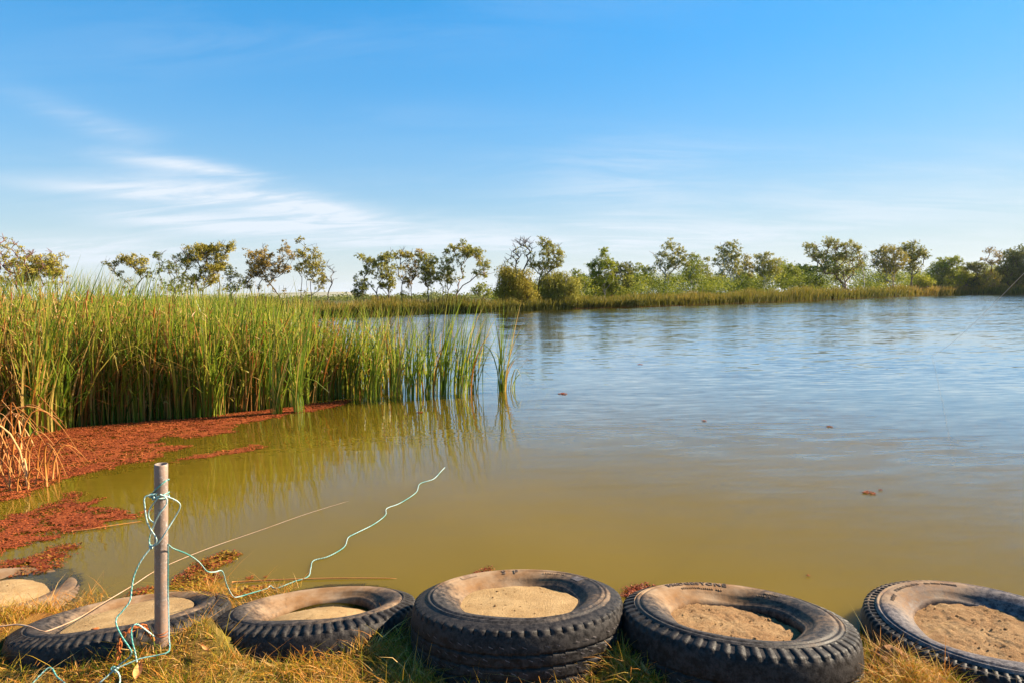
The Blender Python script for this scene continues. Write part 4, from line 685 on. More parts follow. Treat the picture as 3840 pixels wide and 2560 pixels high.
def make_tyre(key, label, style, nlug, depth, duty, sandz, sand_tilt, coarse, side_mat, heap=0.0, letters=()):
    T = TYRES[key]
    root = empty('tyre', T['c'])
    Fm = tyre_frame(T)
    root.matrix_world = Matrix.Translation(Vector(T['c'])) @ Fm.to_4x4() @ Matrix.Scale(T['R'] / 0.5, 4)
    tag(root, label, 'tyre', 'sand-filled truck tyres along the river bank')
    fr = np.array([0.0, 0.02, duty - 0.02, duty, duty + 0.3 * (1 - duty), duty + 0.7 * (1 - duty)])
    if depth <= 0.0: fr = np.linspace(0, 1, 6, endpoint=False)
    ang = ((np.arange(nlug)[:, None] + fr[None]) / nlug * 2 * np.pi).ravel()
    high = np.tile(np.array([1, 1, 1, 0, 0, 0.0]), nlug); high[0::6] = 0
    lugid = np.repeat(np.arange(nlug), 6)
    wear = hash2(lugid, lugid * 0 + key, 3)
    # sidewall
    sp = side_profile(style)
    a2 = np.linspace(0, 2 * np.pi, 144, endpoint=False)
    rr = np.array([q[0] for q in sp]); zz = np.array([q[1] for q in sp])
    wob = 1 + 0.006 * np.sin(2 * a2 + key) + 0.004 * np.sin(3 * a2 + 2 * key)
    dent = 0.010 * np.sin(a2 * 2 + key * 1.7) + 0.006 * np.sin(a2 * 5 + key)
    inner = sstep(rr, 0.44, 0.30)
    V = np.stack([np.cos(a2)[:, None] * rr[None] * (1 + (wob[:, None] - 1) * inner[None]), np.sin(a2)[:, None] * rr[None] * (1 + (wob[:, None] - 1) * inner[None]),
                  zz[None] + dent[:, None] * inner[None]], -1)
    mesh('sidewall', V, grid_faces(144, len(sp), wrap_u=True), side_mat, root, smooth=True)
    # tread band with shoulder lugs
    tp = tread_profile(style)
    tr = np.array([q[0] for q in tp]); tz = np.array([q[1] for q in tp]); tf = np.array([q[2] for q in tp])
    cut = (1 - high) * depth * (0.75 + 0.5 * wear)
    f = np.clip(tf, 0, 1)
    z = tz[None] - cut[:, None] * f[None] * 0.8
    r = tr[None] - cut[:, None] * f[None] * np.where(tr > 0.497, 0.75, 0.0)[None]
    zig = 0.0025 * np.sign(np.sin(ang * nlug * 1.0))
    z = z + np.where(tf[None] < 0, zig[:, None], 0)
    r = r - np.where((tz[None] < -0.04) & (tf[None] == 0), 0.0012 * np.sin(ang * 9 + key)[:, None], 0)
    V = np.stack([np.cos(ang)[:, None] * r, np.sin(ang)[:, None] * r, z], -1)
    td = mesh('tread', V, grid_faces(len(ang), len(tp), wrap_u=True), M['tread'] if key not in (1,) else side_mat, root)
    # small sipes cut in the tread face
    G = Geo()
    rows = {3: (-0.075, -0.115), 4: (-0.05, -0.1, -0.15), 5: (-0.14, -0.19), 6: (), 2: (-0.09,), 1: ()}[style]
    for ri, zr in enumerate(rows):
        ns = 70
        for i in range(ns):
            a = (i + 0.5 * (ri % 2)) / ns * 2 * np.pi
            if hash2(np.array(i), np.array(ri), key) < 0.25: continue
            c, s_ = math.cos(a), math.sin(a); R0 = 0.5178
            da = 0.0095 / R0; dz = -0.0075
            for sg in (0,):
                q = [(a - da, zr + 0.002), (a + da, zr + dz + 0.002), (a + da, zr + dz - 0.002), (a - da, zr - 0.002)]
                G.add([(math.cos(aa) * R0, math.sin(aa) * R0, z_) for aa, z_ in q], np.array([[0, 1, 2, 3]]))
    if G.n:
        so = G.build('sipes', M['rubber_clean'], td); so['kind'] = 'stuff'
    # sand
    rad = np.linspace(0, 1, 26) ** 0.8 * 0.322
    a3 = np.linspace(0, 2 * np.pi, 110, endpoint=False)
    A, Rr = np.meshgrid(a3, rad, indexing='ij')
    sx_, sy_ = np.cos(A) * Rr, np.sin(A) * Rr
    nz = vnoise(sx_ + key * 3, sy_, 10, 4, 21) - 0.5
    big = vnoise(sx_ + key, sy_ + 5, 4, 2, 8) - 0.5
    n3 = vnoise(sx_ + key, sy_ + 2, 45, 2, 9) - 0.5
    z = sandz + sand_tilt[0] * sx_ + sand_tilt[1] * sy_ + heap * (1 - (Rr / 0.296) ** 2) + big * 0.022 + nz * (0.014 if coarse else 0.006) + n3 * (0.020 if coarse else 0.003)
    V = np.stack([sx_, sy_, z], -1)
    mesh('sand_fill', V, grid_faces(110, 26, wrap_u=True), M['sand_coarse'] if coarse else M['sand'], root, smooth=not coarse)
    # loose crumbs and bits of litter on the sand
    ncr = 90 if coarse else 30
    oc = np.array([(1, 0, 0), (0, 1, 0), (-1, 0, 0), (0, -1, 0), (0, 0, 1), (0, 0, -1)], float)
    of = np.array([(0, 1, 4), (1, 2, 4), (2, 3, 4), (3, 0, 4), (1, 0, 5), (2, 1, 5), (3, 2, 5), (0, 3, 5)])
    G = Geo()
    for i in range(ncr):
        aa = rng.uniform(0, 6.3); q = math.sqrt(rng.random()) * 0.27
        px_, py_ = math.cos(aa) * q, math.sin(aa) * q
        zz_ = sandz + sand_tilt[0] * px_ + sand_tilt[1] * py_ + heap * (1 - (q / 0.296) ** 2) + 0.022 * (float(vnoise(px_ + key, py_ + 5, 4, 2, 8)) - 0.5) + (0.014 if coarse else 0.006) * (float(vnoise(px_ + key * 3, py_, 10, 4, 21)) - 0.5)
        sz_ = rng.uniform(0.0015, 0.0045) * (1.2 if coarse else 1) * (2 if rng.random() < 0.06 else 1)
        G.add(np.array([px_, py_, zz_ + 0.3 * sz_]) + oc * sz_ * rng.uniform(0.6, 1.3, (6, 1)), of)
    cb = G.build('crumbs', M['sand_coarse'], root); cb['kind'] = 'stuff'
    # raised writing and plates on the sidewall
    for L in letters:
        if L[0] == 'text':
            _, txt, azd, rad0, size, rise = L
            Vt, Ft = text_geo(txt, size, rise)
            a0 = math.radians(azd)
            th = a0 - Vt[:, 0] / rad0
            rr_ = rad0 + Vt[:, 1]
            zs = np.interp(rr_, [q[0] for q in side_profile(style)], [q[1] for q in side_profile(style)]) + np.interp(th % (2 * np.pi), a2, dent) * sstep(rr_, 0.44, 0.30)
            P = np.column_stack([np.cos(th) * rr_, np.sin(th) * rr_, zs + Vt[:, 2] + 0.0025])
            me = bpy.data.meshes.new('lettering'); me.from_pydata(P.tolist(), [], Ft); me.materials.append(M['letter'])
            link(bpy.data.objects.new('lettering', me), root)
        elif L[0] == 'bars':                                # moulded small print, worn past reading: a row of raised marks
            _, azd, rad0, nb_, da, hh_ = L
            G = Geo()
            for i in range(nb_):
                if rng.random() < 0.12: continue
                th = math.radians(azd) + da * (0.5 - i / (nb_ - 1)) * 2
                wd = da / nb_ * rng.uniform(0.25, 0.6); r0_, r1_ = rad0 - hh_ / 2 * rng.uniform(0.6, 1), rad0 + hh_ / 2 * rng.uniform(0.6, 1)
                pts = []
                for rr_, tt in ((r0_, th - wd), (r0_, th + wd), (r1_, th + wd), (r1_, th - wd)):
                    zs = float(np.interp(rr_, [q[0] for q in side_profile(style)], [q[1] for q in side_profile(style)])) + float(np.interp(tt % (2 * np.pi), a2, dent)) * float(sstep(rr_, 0.44, 0.30))
                    pts.append((math.cos(tt) * rr_, math.sin(tt) * rr_, zs))
                P_ = np.array(pts); Q_ = np.vstack([P_, P_ + np.array([0, 0, 0.0032])])
                G.add(Q_, np.array([(4, 5, 6, 7), (0, 1, 5, 4), (1, 2, 6, 5), (2, 3, 7, 6), (3, 0, 4, 7)]))
            mk = G.build('worn_marks', side_mat, root); mk['kind'] = 'stuff'
        else:
            _, azd, r0, r1, da = L
            G = Geo()
            aa = np.radians(azd) + np.linspace(-da, da, 9)
            rr_ = np.linspace(r0, r1, 4)
            A, B = np.meshgrid(aa, rr_, indexing='ij')
            zs = np.interp(B, [q[0] for q in side_profile(style)], [q[1] for q in side_profile(style)]) + np.interp(A % (2 * np.pi), a2, dent) * sstep(B, 0.44, 0.30) + 0.0025
            mesh('plate', np.stack([np.cos(A) * B, np.sin(A) * B, zs], -1), grid_faces(9, 4), M['rubber_clean'], root)
    return root
t1 = make_tyre(1, 'half-sunken tyre at the far left with its outer ring under the water', 3, 60, 0.004, 0.6, -0.020, (0.02, 0.02), False, M['silt'], 0.03)
t2 = make_tyre(2, 'low tyre behind the metal post with a rusty chain over its edge', 2, 74, 0.0042, 0.65, -0.022, (0.02, 0.10), False, M['rubber'], 0.016)
t3 = make_tyre(3, 'tilted tyre with deep shoulder grooves, river water pooling in its far side', 3, 62, 0.0085, 0.58, -0.072, (0.0, 0.0), False, M['rubber_dusty'], 0.055)
t4 = make_tyre(4, 'middle tyre of the row, filled with smooth fine sand, faint letters SP on it', 4, 58, 0.008, 0.93, -0.030, (0.0, 0.0), False, M['rubber'], 0.008,
               [('text', 'S', 101, 0.372, 0.052, 0.002), ('text', 'P', 91, 0.372, 0.052, 0.002), ('plate', 131, 0.385, 0.415, 0.13), ('plate', 33, 0.355, 0.400, 0.085), ('bars', 58, 0.378, 12, 0.20, 0.018)])
t5 = make_tyre(5, 'tyre with long raised lettering on its sidewall and coarse crumbly sand, second from the right', 5, 56, 0.0048, 0.55, -0.056, (-0.04, 0.04), True, M['rubber'], 0.006,
               [('text', 'BRIDGESTONE', 100, 0.383, 0.046, 0.0022), ('bars', 97, 0.357, 20, 0.30, 0.014), ('bars', 42, 0.375, 9, 0.09, 0.022), ('bars', 46, 0.352, 7, 0.10, 0.010)])
t6 = make_tyre(6, 'large tyre cut off by the right edge of the photo, filled with coarse sand', 6, 84, 0.007, 0.55, -0.040, (0.0, 0.0), True, M['rubber_clean'], 0.0,
               [('bars', 138, 0.378, 8, 0.10, 0.020), ('bars', 112, 0.392, 26, 0.22, 0.020), ('bars', 82, 0.392, 22, 0.20, 0.020)])

# ------------------------------------------------------------------ metal post
pb, pt = np.array(POST_BASE), np.array(POST_TOP)
pb = pb - (pt - pb) * 0.25
post = empty('metal_post', pb)
tag(post, 'weathered hollow steel pipe post standing upright with turquoise rope tied round it', 'post')
ax = Vector(pt - pb); Lp = ax.length
post.matrix_world = Matrix.Translation(Vector(pb)) @ ax.to_track_quat('Z', 'Y').to_matrix().to_4x4()
R0, R1 = 0.0275, 0.0232
a = np.linspace(0, 2 * np.pi, 32, endpoint=False)
prof = [(R0, 0)] + [(R0, z) for z in np.linspace(0.1, Lp - 0.003, 12)] + [(R0 - 0.0015, Lp), (R1 + 0.001, Lp), (R1, Lp - 0.002), (R1, Lp - 0.35)]
cutz = lambda aa, z: z + (np.cos(aa + 0.6) * 0.004 if False else 0 * aa)
pr = np.array(prof)
V = np.stack([np.cos(a)[:, None] * pr[None, :, 0], np.sin(a)[:, None] * pr[None, :, 0], np.broadcast_to(pr[None, :, 1], (32, len(pr)))], -1)
mesh('pipe', V, grid_faces(32, len(pr), wrap_u=True), M['pipe'], post, smooth=True)
for zc, tl in ((0.218 + 0.085, 0.006), (0.218 + 0.093, -0.003)):
    th = np.linspace(0, 2 * np.pi * 1.02, 40)
    tube('wire_band', np.column_stack([np.cos(th) * 0.0295, np.sin(th) * 0.0295, zc + tl * np.sin(th)]), 0.0016, M['rust'], post, 5, False)

# ------------------------------------------------------------------ rope on the post
rope = empty('rope', tuple(pb))
rope.location = (0, 0, 0)
tag(rope, 'turquoise and white rope looped round the post and trailing out over the water', 'rope')
RR = 0.0032
for nm, pts, n in (('loop', ROPE_LOOP_A, 8), ('loop', ROPE_LOOP_B, 8), ('loop', ROPE_LOOP_C, 8), ('hanging_line', ROPE_DOWN, 7), ('return_line', ROPE_BACK, 7), ('slack_bight', ROPE_SLACK, 7),
                   ('tail_end', ROPE_TAIL, 6), ('slack_bight', ROPE_GRASS, 6), ('trailing_line', ROPE_LINE, 5)):
    P = smooth_path(pts, n)
    P = P + 0.0016 * np.column_stack([vnoise(P[:, 0], P[:, 2], 30, 2, 1) - 0.5, vnoise(P[:, 0], P[:, 2], 30, 2, 2) - 0.5, vnoise(P[:, 0], P[:, 2], 30, 2, 3) - 0.5])
    tube(nm, P, RR, M['rope'], rope, 7)
pdir = (pt - pb) / np.linalg.norm(pt - pb)
def on_post(z): return pb + pdir * ((z - pb[2]) / pdir[2])
for zc, tilt in ((0.925, 0.028), (0.885, 0.008), (0.878, -0.004)):
    th = np.linspace(0, 2 * np.pi, 36)
    c = on_post(zc)
    tube('wrap', np.column_stack([c[0] + np.cos(th) * 0.0315, c[1] + np.sin(th) * 0.0315, c[2] + tilt * np.cos(th)]), RR, M['rope'], rope, 7)
def knot(c, s):
    th = np.linspace(0, 2 * np.pi, 60)
    P = np.column_stack([np.sin(th) + 2 * np.sin(2 * th), 0.9 * np.sin(3 * th), np.cos(th) - 2 * np.cos(2 * th)]) * s
    tube('knot', P + np.array(c), RR * 0.95, M['rope'], rope, 6)
c = on_post(0.888); knot((c[0] - 0.020, c[1] - 0.030, c[2]), 0.0052)
knot(ROPE_DOWN[13], 0.0046)
knot(ROPE_DOWN[0], 0.0030)

# ------------------------------------------------------------------ rusty chain over the low tyre
chain = empty('chain', CHAIN[-1])
chain.location = (0, 0, 0)
tag(chain, 'rusty link chain hanging over the edge of the low tyre beside the post', 'chain')
P = smooth_path(CHAIN, 12)
L = np.concatenate([[0], np.cumsum(np.linalg.norm(np.diff(P, axis=0), axis=1))])
step = 0.021
th = np.linspace(0, 2 * np.pi, 17)[:-1]
lk = np.column_stack([np.cos(th) * 0.0085, np.sin(th) * 0.0145 , 0 * th])
lk[:, 1] += np.sign(lk[:, 1]) * 0.003
lk = np.vstack([lk, lk[:1]])
Vl, Fl, _, _ = tube_geo(lk, 0.0034, 6, False)
link_me = mesh_data('link', Vl, Fl, M['rust'], smooth=True)
for i, d in enumerate(np.arange(0.01, L[-1], step)):
    p = np.array([np.interp(d, L, P[:, k]) for k in range(3)])
    q = np.array([np.interp(d + 0.005, L, P[:, k]) for k in range(3)])
    t = Vector(q - p).normalized()
    ob = bpy.data.objects.new('link', link_me)
    ob.matrix_world = Matrix.Translation(Vector(p)) @ t.to_track_quat('Y', 'Z').to_matrix().to_4x4() @ Matrix.Rotation((i % 2) * math.pi / 2 + 0.3, 4, 'Y')
    link(ob); ob.parent = chain

# pipe stub set in the sand of the low tyre
stub = np.array(PIPE_STUB)
Fm = tyre_frame(TYRES[2]); c2_ = Vector(TYRES[2]['c'])
sl_ = Vector((-0.02, -0.20, -0.06))
sp_ = c2_ + Fm @ sl_
so = empty('pipe_stub', sp_)
tag(so, 'short rusty pipe stub standing in the sand of the low tyre', 'pipe')
pr = np.array([(0.016, -0.03), (0.0165, 0.058), (0.0150, 0.062), (0.0125, 0.060), (0.0120, 0.03), (0.004, 0.028)])
a = np.linspace(0, 2 * np.pi, 20, endpoint=False)
V = np.stack([np.cos(a)[:, None] * pr[None, :, 0], np.sin(a)[:, None] * pr[None, :, 0], pr[None, :, 1] + 0.006 * np.cos(a + 1)[:, None] * (pr[None, :, 1] > 0.03)], -1)
mesh('pipe', V, grid_faces(20, len(pr), wrap_u=True), M['rust'], so, smooth=True)

# ------------------------------------------------------------------ long dead stalks
def stalk(name, label, pts, r0, r1, mat, n=7):
    P = smooth_path(pts, n)
    o = tube(name, P, np.linspace(r0, r1, len(P)), mat, None, 6)
    return tag(o, label, 'reed stalk', 'loose dead reed stalks')
stalk('dead_reed_stalk', 'long pale dead reed stalk lying across the low tyre and out into the water', STALK_LONG, 0.0042, 0.0009, M['stalk'])
stalk('dead_reed_stalk', 'reddish dead reed blade floating flat behind the tilted grooved tyre', STALK_FLOAT, 0.0045, 0.0018, M['stalk_orange'])
stalk('dead_reed_stalk', 'short orange dead reed lying on the edge of the red weed left of the post', STALK_TWIG, 0.0045, 0.0025, M['stalk_orange'])
# fishing line
P = np.array(FISH_LINE[0])[None] + np.linspace(0, 1, 24)[:, None] * (np.array(FISH_LINE[1]) - np.array(FISH_LINE[0]))[None]
P[:, 2] -= 0.12 * np.sin(np.linspace(0, np.pi, 24))
tag(tube('fishing_line', P, np.linspace(0.0012, 0.0022, 24), M['line'], None, 5), 'thin pale fishing line slanting down into the river at the right edge', 'fishing line')
# dirt clod between the two right-hand tyres
def clod(loc, size, seed):
    bm = bmesh.new(); bmesh.ops.create_icosphere(bm, subdivisions=4, radius=1)
    for v in bm.verts:
        d = 0.62 + 0.75 * float(vnoise(v.co.x * 2 + v.co.z * 1.3 + seed, v.co.y * 2 - v.co.z, 1.5, 4, seed))
        v.co = Vector((v.co.x * size[0], v.co.y * size[1], v.co.z * size[2])) * d
    me = bpy.data.meshes.new('dirt_clod'); bm.to_mesh(me); bm.free(); me.materials.append(M['clod'])
    o = bpy.data.objects.new('dirt_clod', me); o.location = loc
    return link(o)
cl = empty('dirt_clod', (CLOD[0], CLOD[1], 0.12))
tag(cl, 'crumbly brown dirt clod in the gap between the two right-hand tyres', 'dirt clod')
for i, (dx, dy, dz, s_) in enumerate(((-0.03, 0.0, 0.05, 0.055), (0.035, 0.01, 0.045, 0.05), (0.0, -0.02, 0.02, 0.06), (0.07, 0.0, 0.02, 0.045), (-0.005, 0.01, 0.075, 0.04))):
    c_ = clod((dx, dy, dz), (s_ * 1.1, s_, s_ * 0.8), 3 + i); c_.name = 'lump'; c_.parent = cl

# ------------------------------------------------------------------ lawn
def lawn():
    N = 105000
    x = rng.uniform(-3.7, 3.0, N); y = 1.95 + (lawn_edge(x) + 0.12 - 1.95) * rng.random(N)
    z = ground_z(x, y)
    keep = z > 0.015
    near = np.full(N, 9.0)
    for t in TYRES.values():
        Fm = tyre_frame(t); R = t['R']
        d = np.hypot(x - t['c'][0], (y - t['c'][1]) / math.cos(math.radians(t['a'])))
        # the tread leans with the tyre: keep clear of its foot as well
        foot = np.hypot(x - t['c'][0] + 0.12 * Fm.col[2][0], y - t['c'][1] + 0.14 * Fm.col[2][1])
        keep &= ~((d < R * 1.045) | (foot < R * 1.05))
        near = np.minimum(near, d - R * 1.05)
    # the left end between the two low tyres is grassy, the rest of the water edge only ragged
    x, y, z, near = x[keep], y[keep], z[keep], near[keep]
    n = len(x)
    patch = vnoise(x, y, 2.6, 3, 31); fine = vnoise(x, y, 14, 2, 33)
    green = sstep(patch + 0.18 * (2.45 - y) + 0.05 * (x < -1.0), 0.42, 0.72)
    kind = rng.random(n)
    is_green = kind < 0.08 + 0.40 * green
    tall = np.exp(-np.maximum(near, 0) / 0.09) * (fine > 0.42)
    h = rng.uniform(0.020, 0.066, n) * (0.35 + 1.5 * sstep(vnoise(x, y, 7, 2, 35), 0.25, 0.75)) + tall * rng.uniform(0.0, 0.085, n) * (rng.random(n) < 0.55)
    h = np.where(rng.random(n) < 0.012, h + rng.uniform(0.04, 0.12, n), h)
    tint = np.where(is_green, rng.uniform(0.05, 0.48, n), rng.uniform(0.5, 1.0, n) ** 1.0)
    tint = np.where((~is_green) & (rng.random(n) < 0.35), rng.uniform(0.42, 0.62, n), tint)
    tint = np.where((~is_green) & (rng.random(n) < 0.14), rng.uniform(0.92, 1.0, n), tint)
    spread = np.where(is_green, 0.55, 1.25)
    lean = rng.normal(0, 1, (n, 2)) * spread[:, None] * 0.8
    w = rng.uniform(0.0018, 0.0042, n)
    V, F, al, k = ribbons(np.column_stack([x, y, z - 0.004]), h, w, rng.uniform(0, 6.3, n), lean, 1.4, rng.uniform(0, 0.35, n), 3)
    o = mesh('lawn_grass', V, F, M['grass'], attrs={'tint': np.repeat(tint, k)})
    tag(o, 'mixed dry orange and green grass along the bottom edge in front of the tyres', 'grass', kind='stuff')
    # ragged straw over the muddy shore between the low tyre and the tilted tyre
    N = 5200
    x = rng.uniform(-2.95, -1.3, N); y = rng.uniform(3.0, 3.65, N)
    z = np.maximum(ground_z(x, y), 0.004) + rng.random(N) * 0.02
    keep = (in_poly(x, y, [(-1.72, 2.98), (-1.46, 2.98), (-1.36, 3.32), (-1.30, 3.62), (-1.52, 3.60), (-1.60, 3.42), (-1.76, 3.36)]) > 0) | (in_poly(x, y, [(-2.95, 3.25), (-2.62, 3.1), (-2.46, 3.3), (-2.36, 3.5), (-2.55, 3.56), (-2.72, 3.42), (-2.95, 3.4)]) > 0)
    x, y, z = x[keep], y[keep], z[keep]
    # the same litter lies over the back of the low tyre
    t = TYRES[2]; nr = tyre_frame(t).col[2]
    x2 = rng.uniform(-1.98, -1.46, 1500); y2 = rng.uniform(3.12, 3.60, 1500)
    z2 = t['c'][2] - ((x2 - t['c'][0]) * nr[0] + (y2 - t['c'][1]) * nr[1]) / nr[2] + 0.018 + 0.015 * rng.random(1500)
    k2 = (vnoise(x2, y2, 9, 2, 77) > 0.46) & (in_poly(x2, y2, [(-1.50, 3.12), (-1.62, 3.2), (-1.75, 3.34), (-1.98, 3.47), (-1.95, 3.58), (-1.70, 3.52), (-1.52, 3.34)]) > 0)
    x = np.concatenate([x, x2[k2]]); y = np.concatenate([y, y2[k2]]); z = np.concatenate([z, z2[k2]]); n = len(x)
    V, F, al, k = ribbons(np.column_stack([x, y, z]), rng.uniform(0.02, 0.06, n) + (rng.random(n) < 0.05) * 0.08, rng.uniform(0.0018, 0.0034, n), rng.uniform(0, 6.3, n), rng.normal(0, 1.3, (n, 2)), 1.3, 0.2, 3)
    o = mesh('shore_straw', V, F, M['grass'], attrs={'tint': np.repeat(rng.uniform(0.45, 1.0, n), k)})
    tag(o, 'tangled dry straw on the muddy shore round the low tyre', 'straw', kind='stuff')
lawn()
# a few dead leaves on the grass
for (x, y, s_, lab) in ((-1.60, 2.47, 0.05, 'curled tan dead leaf on the grass below the post'), (0.52, 2.42, 0.035, 'small tan dead leaf on the grass between the middle tyre and the lettered tyre'),
                        (-1.38, 2.60, 0.03, 'narrow orange dead leaf against the left end of the tilted grooved tyre')):
    t = np.linspace(-1, 1, 9); c = np.linspace(-1, 1, 5)
    A, B = np.meshgrid(t, c, indexing='ij')
    V = np.stack([A * s_, B * s_ * 0.32 * (1 - A ** 2 + 0.04), 0.25 * s_ * B ** 2 + 0.2 * s_ * A ** 2], -1)
    o = mesh('dead_leaf', V, grid_faces(9, 5), M['leaf_litter'], smooth=True)
    o.location = (x, y, float(ground_z(x, y)) + 0.035); o.rotation_euler = (0.3, -0.25, x * 3 + 0.4)
    tag(o, lab, 'leaf', 'dead leaves on the grass')

# ------------------------------------------------------------------ floating red fern and shore weed
def mat_patch(name, label, polys, material, cell, dens, thick, leaf, tlo, thi, seed, edge=0.10, cat='water weed'):
    G = Geo()
    for poly in polys:
        P = np.array(poly)
        x0, y0 = P.min(0) - 0.05; x1, y1 = P.max(0) + 0.05
        nx, ny = max(3, int((x1 - x0) / cell)), max(3, int((y1 - y0) / cell))
        xs = np.linspace(x0, x1, nx); ys = np.linspace(y0, y1, ny)
        X, Y = np.meshgrid(xs, ys, indexing='ij')
        d = in_poly(X, Y, poly)
        nz = vnoise(X, Y * 1.8, 5.0, 4, seed) - 0.5
        cov = d + edge * 2.4 * nz
        gaps = vnoise(X, Y * 2.4, 9.0, 3, seed + 5)
        Z = 0.003 + thick * np.clip(cov / 0.15, 0, 1) * (0.3 + vnoise(X, Y, 22, 3, seed + 9))
        keepv = (cov > 0) & (gaps > 0.37)
        F = grid_faces(nx, ny)
        F = F[keepv.ravel()[F].all(1)]
        if len(F):
            used = np.unique(F); remap = np.full(nx * ny, -1); remap[used] = np.arange(len(used))
            V = np.stack([X, Y, Z], -1).reshape(-1, 3)[used]
            jit = rng.uniform(-0.4, 0.4, (len(V), 2)) * cell; V[:, :2] += jit
            tn = np.clip(0.12 + 0.75 * vnoise(V[:, 0], V[:, 1], 12, 3, seed + 3) + 0.25 * (rng.random(len(V)) - 0.5), 0, 1)
            G.add(V, remap[F], tint=tlo + (thi - tlo) * tn)
        area = max((x1 - x0) * (y1 - y0), 0.01)
        n = int(area * dens)
        x = rng.uniform(x0, x1, n); y = rng.uniform(y0, y1, n)
        cov = in_poly(x, y, poly) + edge * 3.4 * (vnoise(x, y * 1.8, 5.0, 4, seed) - 0.5) + rng.normal(0, 0.012, n)
        k = cov > -0.01
        x, y, cov = x[k], y[k], cov[k]; n = len(x)
        if n:
            s_ = leaf * rng.uniform(0.5, 1.3, n)
            th = rng.uniform(0, 6.3, n); tl = rng.normal(0, 0.4, (n, 2))
            e1 = np.column_stack([np.cos(th), np.sin(th), tl[:, 0]]); e2 = np.column_stack([-np.sin(th), np.cos(th), tl[:, 1]])
            c = np.column_stack([x, y, 0.006 + thick * rng.random(n) * np.clip(cov / 0.1, 0.2, 1.2)])
            Q = np.stack([c - e1 * s_[:, None], c - e2 * s_[:, None] * 0.6, c + e1 * s_[:, None], c + e2 * s_[:, None] * 0.6], 1)
            Q[..., 2] = np.maximum(Q[..., 2], 0.002)
            F = np.arange(n * 4).reshape(-1, 4)
            pat = vnoise(x, y, 3.5, 2, seed + 17)
            tt = np.clip(tlo + (thi - tlo) * (0.6 * rng.random(n) + 0.55 * (pat - 0.2)), 0, 1)
            G.add(Q.reshape(-1, 3), F, tint=np.repeat(tt, 4))
    o = G.build(name, material)
    return tag(o, label, cat, kind='stuff')
mat_patch('red_water_fern', 'brick-red floating weed spreading from the foot of the reeds', [MAT_MAIN, MAT_ARM1], M['algae'], 0.03, 5200, 0.006, 0.010, 0.05, 1.0, 40, 0.11)
mat_patch('red_water_fern', 'dark red floating weed in ragged patches left of the post', [MAT_ARM2], M['algae'], 0.025, 6500, 0.008, 0.0085, 0.0, 0.85, 60, 0.10)
mat_patch('red_water_fern', 'nearest clump of red and yellow floating weed at the left edge', [MAT_ARM3], M['weed'], 0.02, 9000, 0.012, 0.008, 0.0, 0.75, 70, 0.06)
mat_patch('shore_weed', 'yellow, green and red weed washed against the bank right of the post', [MAT_SHORE, MAT_SHORE2], M['weed'], 0.018, 15000, 0.022, 0.0085, 0.05, 1.0, 80, 0.05)
mat_patch('shore_weed', 'rusty-red weed tuft behind the left edge of the lettered tyre', [MAT_TUFT5], M['weed'], 0.012, 26000, 0.035, 0.007, 0.15, 0.6, 85, 0.02)
mat_patch('shore_weed', 'tiny brown weed sprig behind the middle tyre', [MAT_TUFT4], M['weed'], 0.012, 26000, 0.02, 0.006, 0.15, 0.7, 87, 0.02)
flabels = ['red floating weed scrap alone on the open water at the right', 'reddish drifting reed scrap just right of the reed clumps', 'tiny red scrap floating in mid river', 'small reddish scrap floating out near the tree reflections',
           'faint reddish scrap floating in mid river towards the right', 'yellow-brown crumb floating above the lettered tyre', 'red scrap floating in the reed reflections', 'small brown weed bit floating left of the trailing rope end',
           'tiny brown weed bit beside the weed bit near the rope', 'small red crumb just right of the lone red scrap']
for i, ((x, y, s_), lab) in enumerate(zip(FLOATS, flabels)):
    s_ = s_ * 0.5
    n = 130
    a_ = rng.uniform(0, 6.3, n); r_ = np.sqrt(rng.random(n))
    c = np.column_stack([x + np.cos(a_) * r_ * s_, y + np.sin(a_) * r_ * s_ * (0.8 if s_ < 0.06 else 1.2) + 0.3 * s_ * np.sin(a_ * 2), 0.004 + 0.008 * rng.random(n)])
    th = rng.uniform(0, 6.3, n); q = s_ * 0.16 * rng.uniform(0.5, 1.2, n)[:, None]
    e1 = np.column_stack([np.cos(th), np.sin(th), rng.normal(0, 0.2, n)]); e2 = np.column_stack([-np.sin(th), np.cos(th), rng.normal(0, 0.2, n)])
    Q = np.stack([c - e1 * q, c - e2 * q, c + e1 * q, c + e2 * q], 1)
    Q[..., 2] = np.maximum(Q[..., 2], 0.002)
    o = mesh('floating_weed', Q.reshape(-1, 3), np.arange(n * 4).reshape(-1, 4), M['algae'], attrs={'tint': np.repeat(rng.random(n), 4)})
    tag(o, lab, 'water weed', 'scraps of weed drifting on the river')

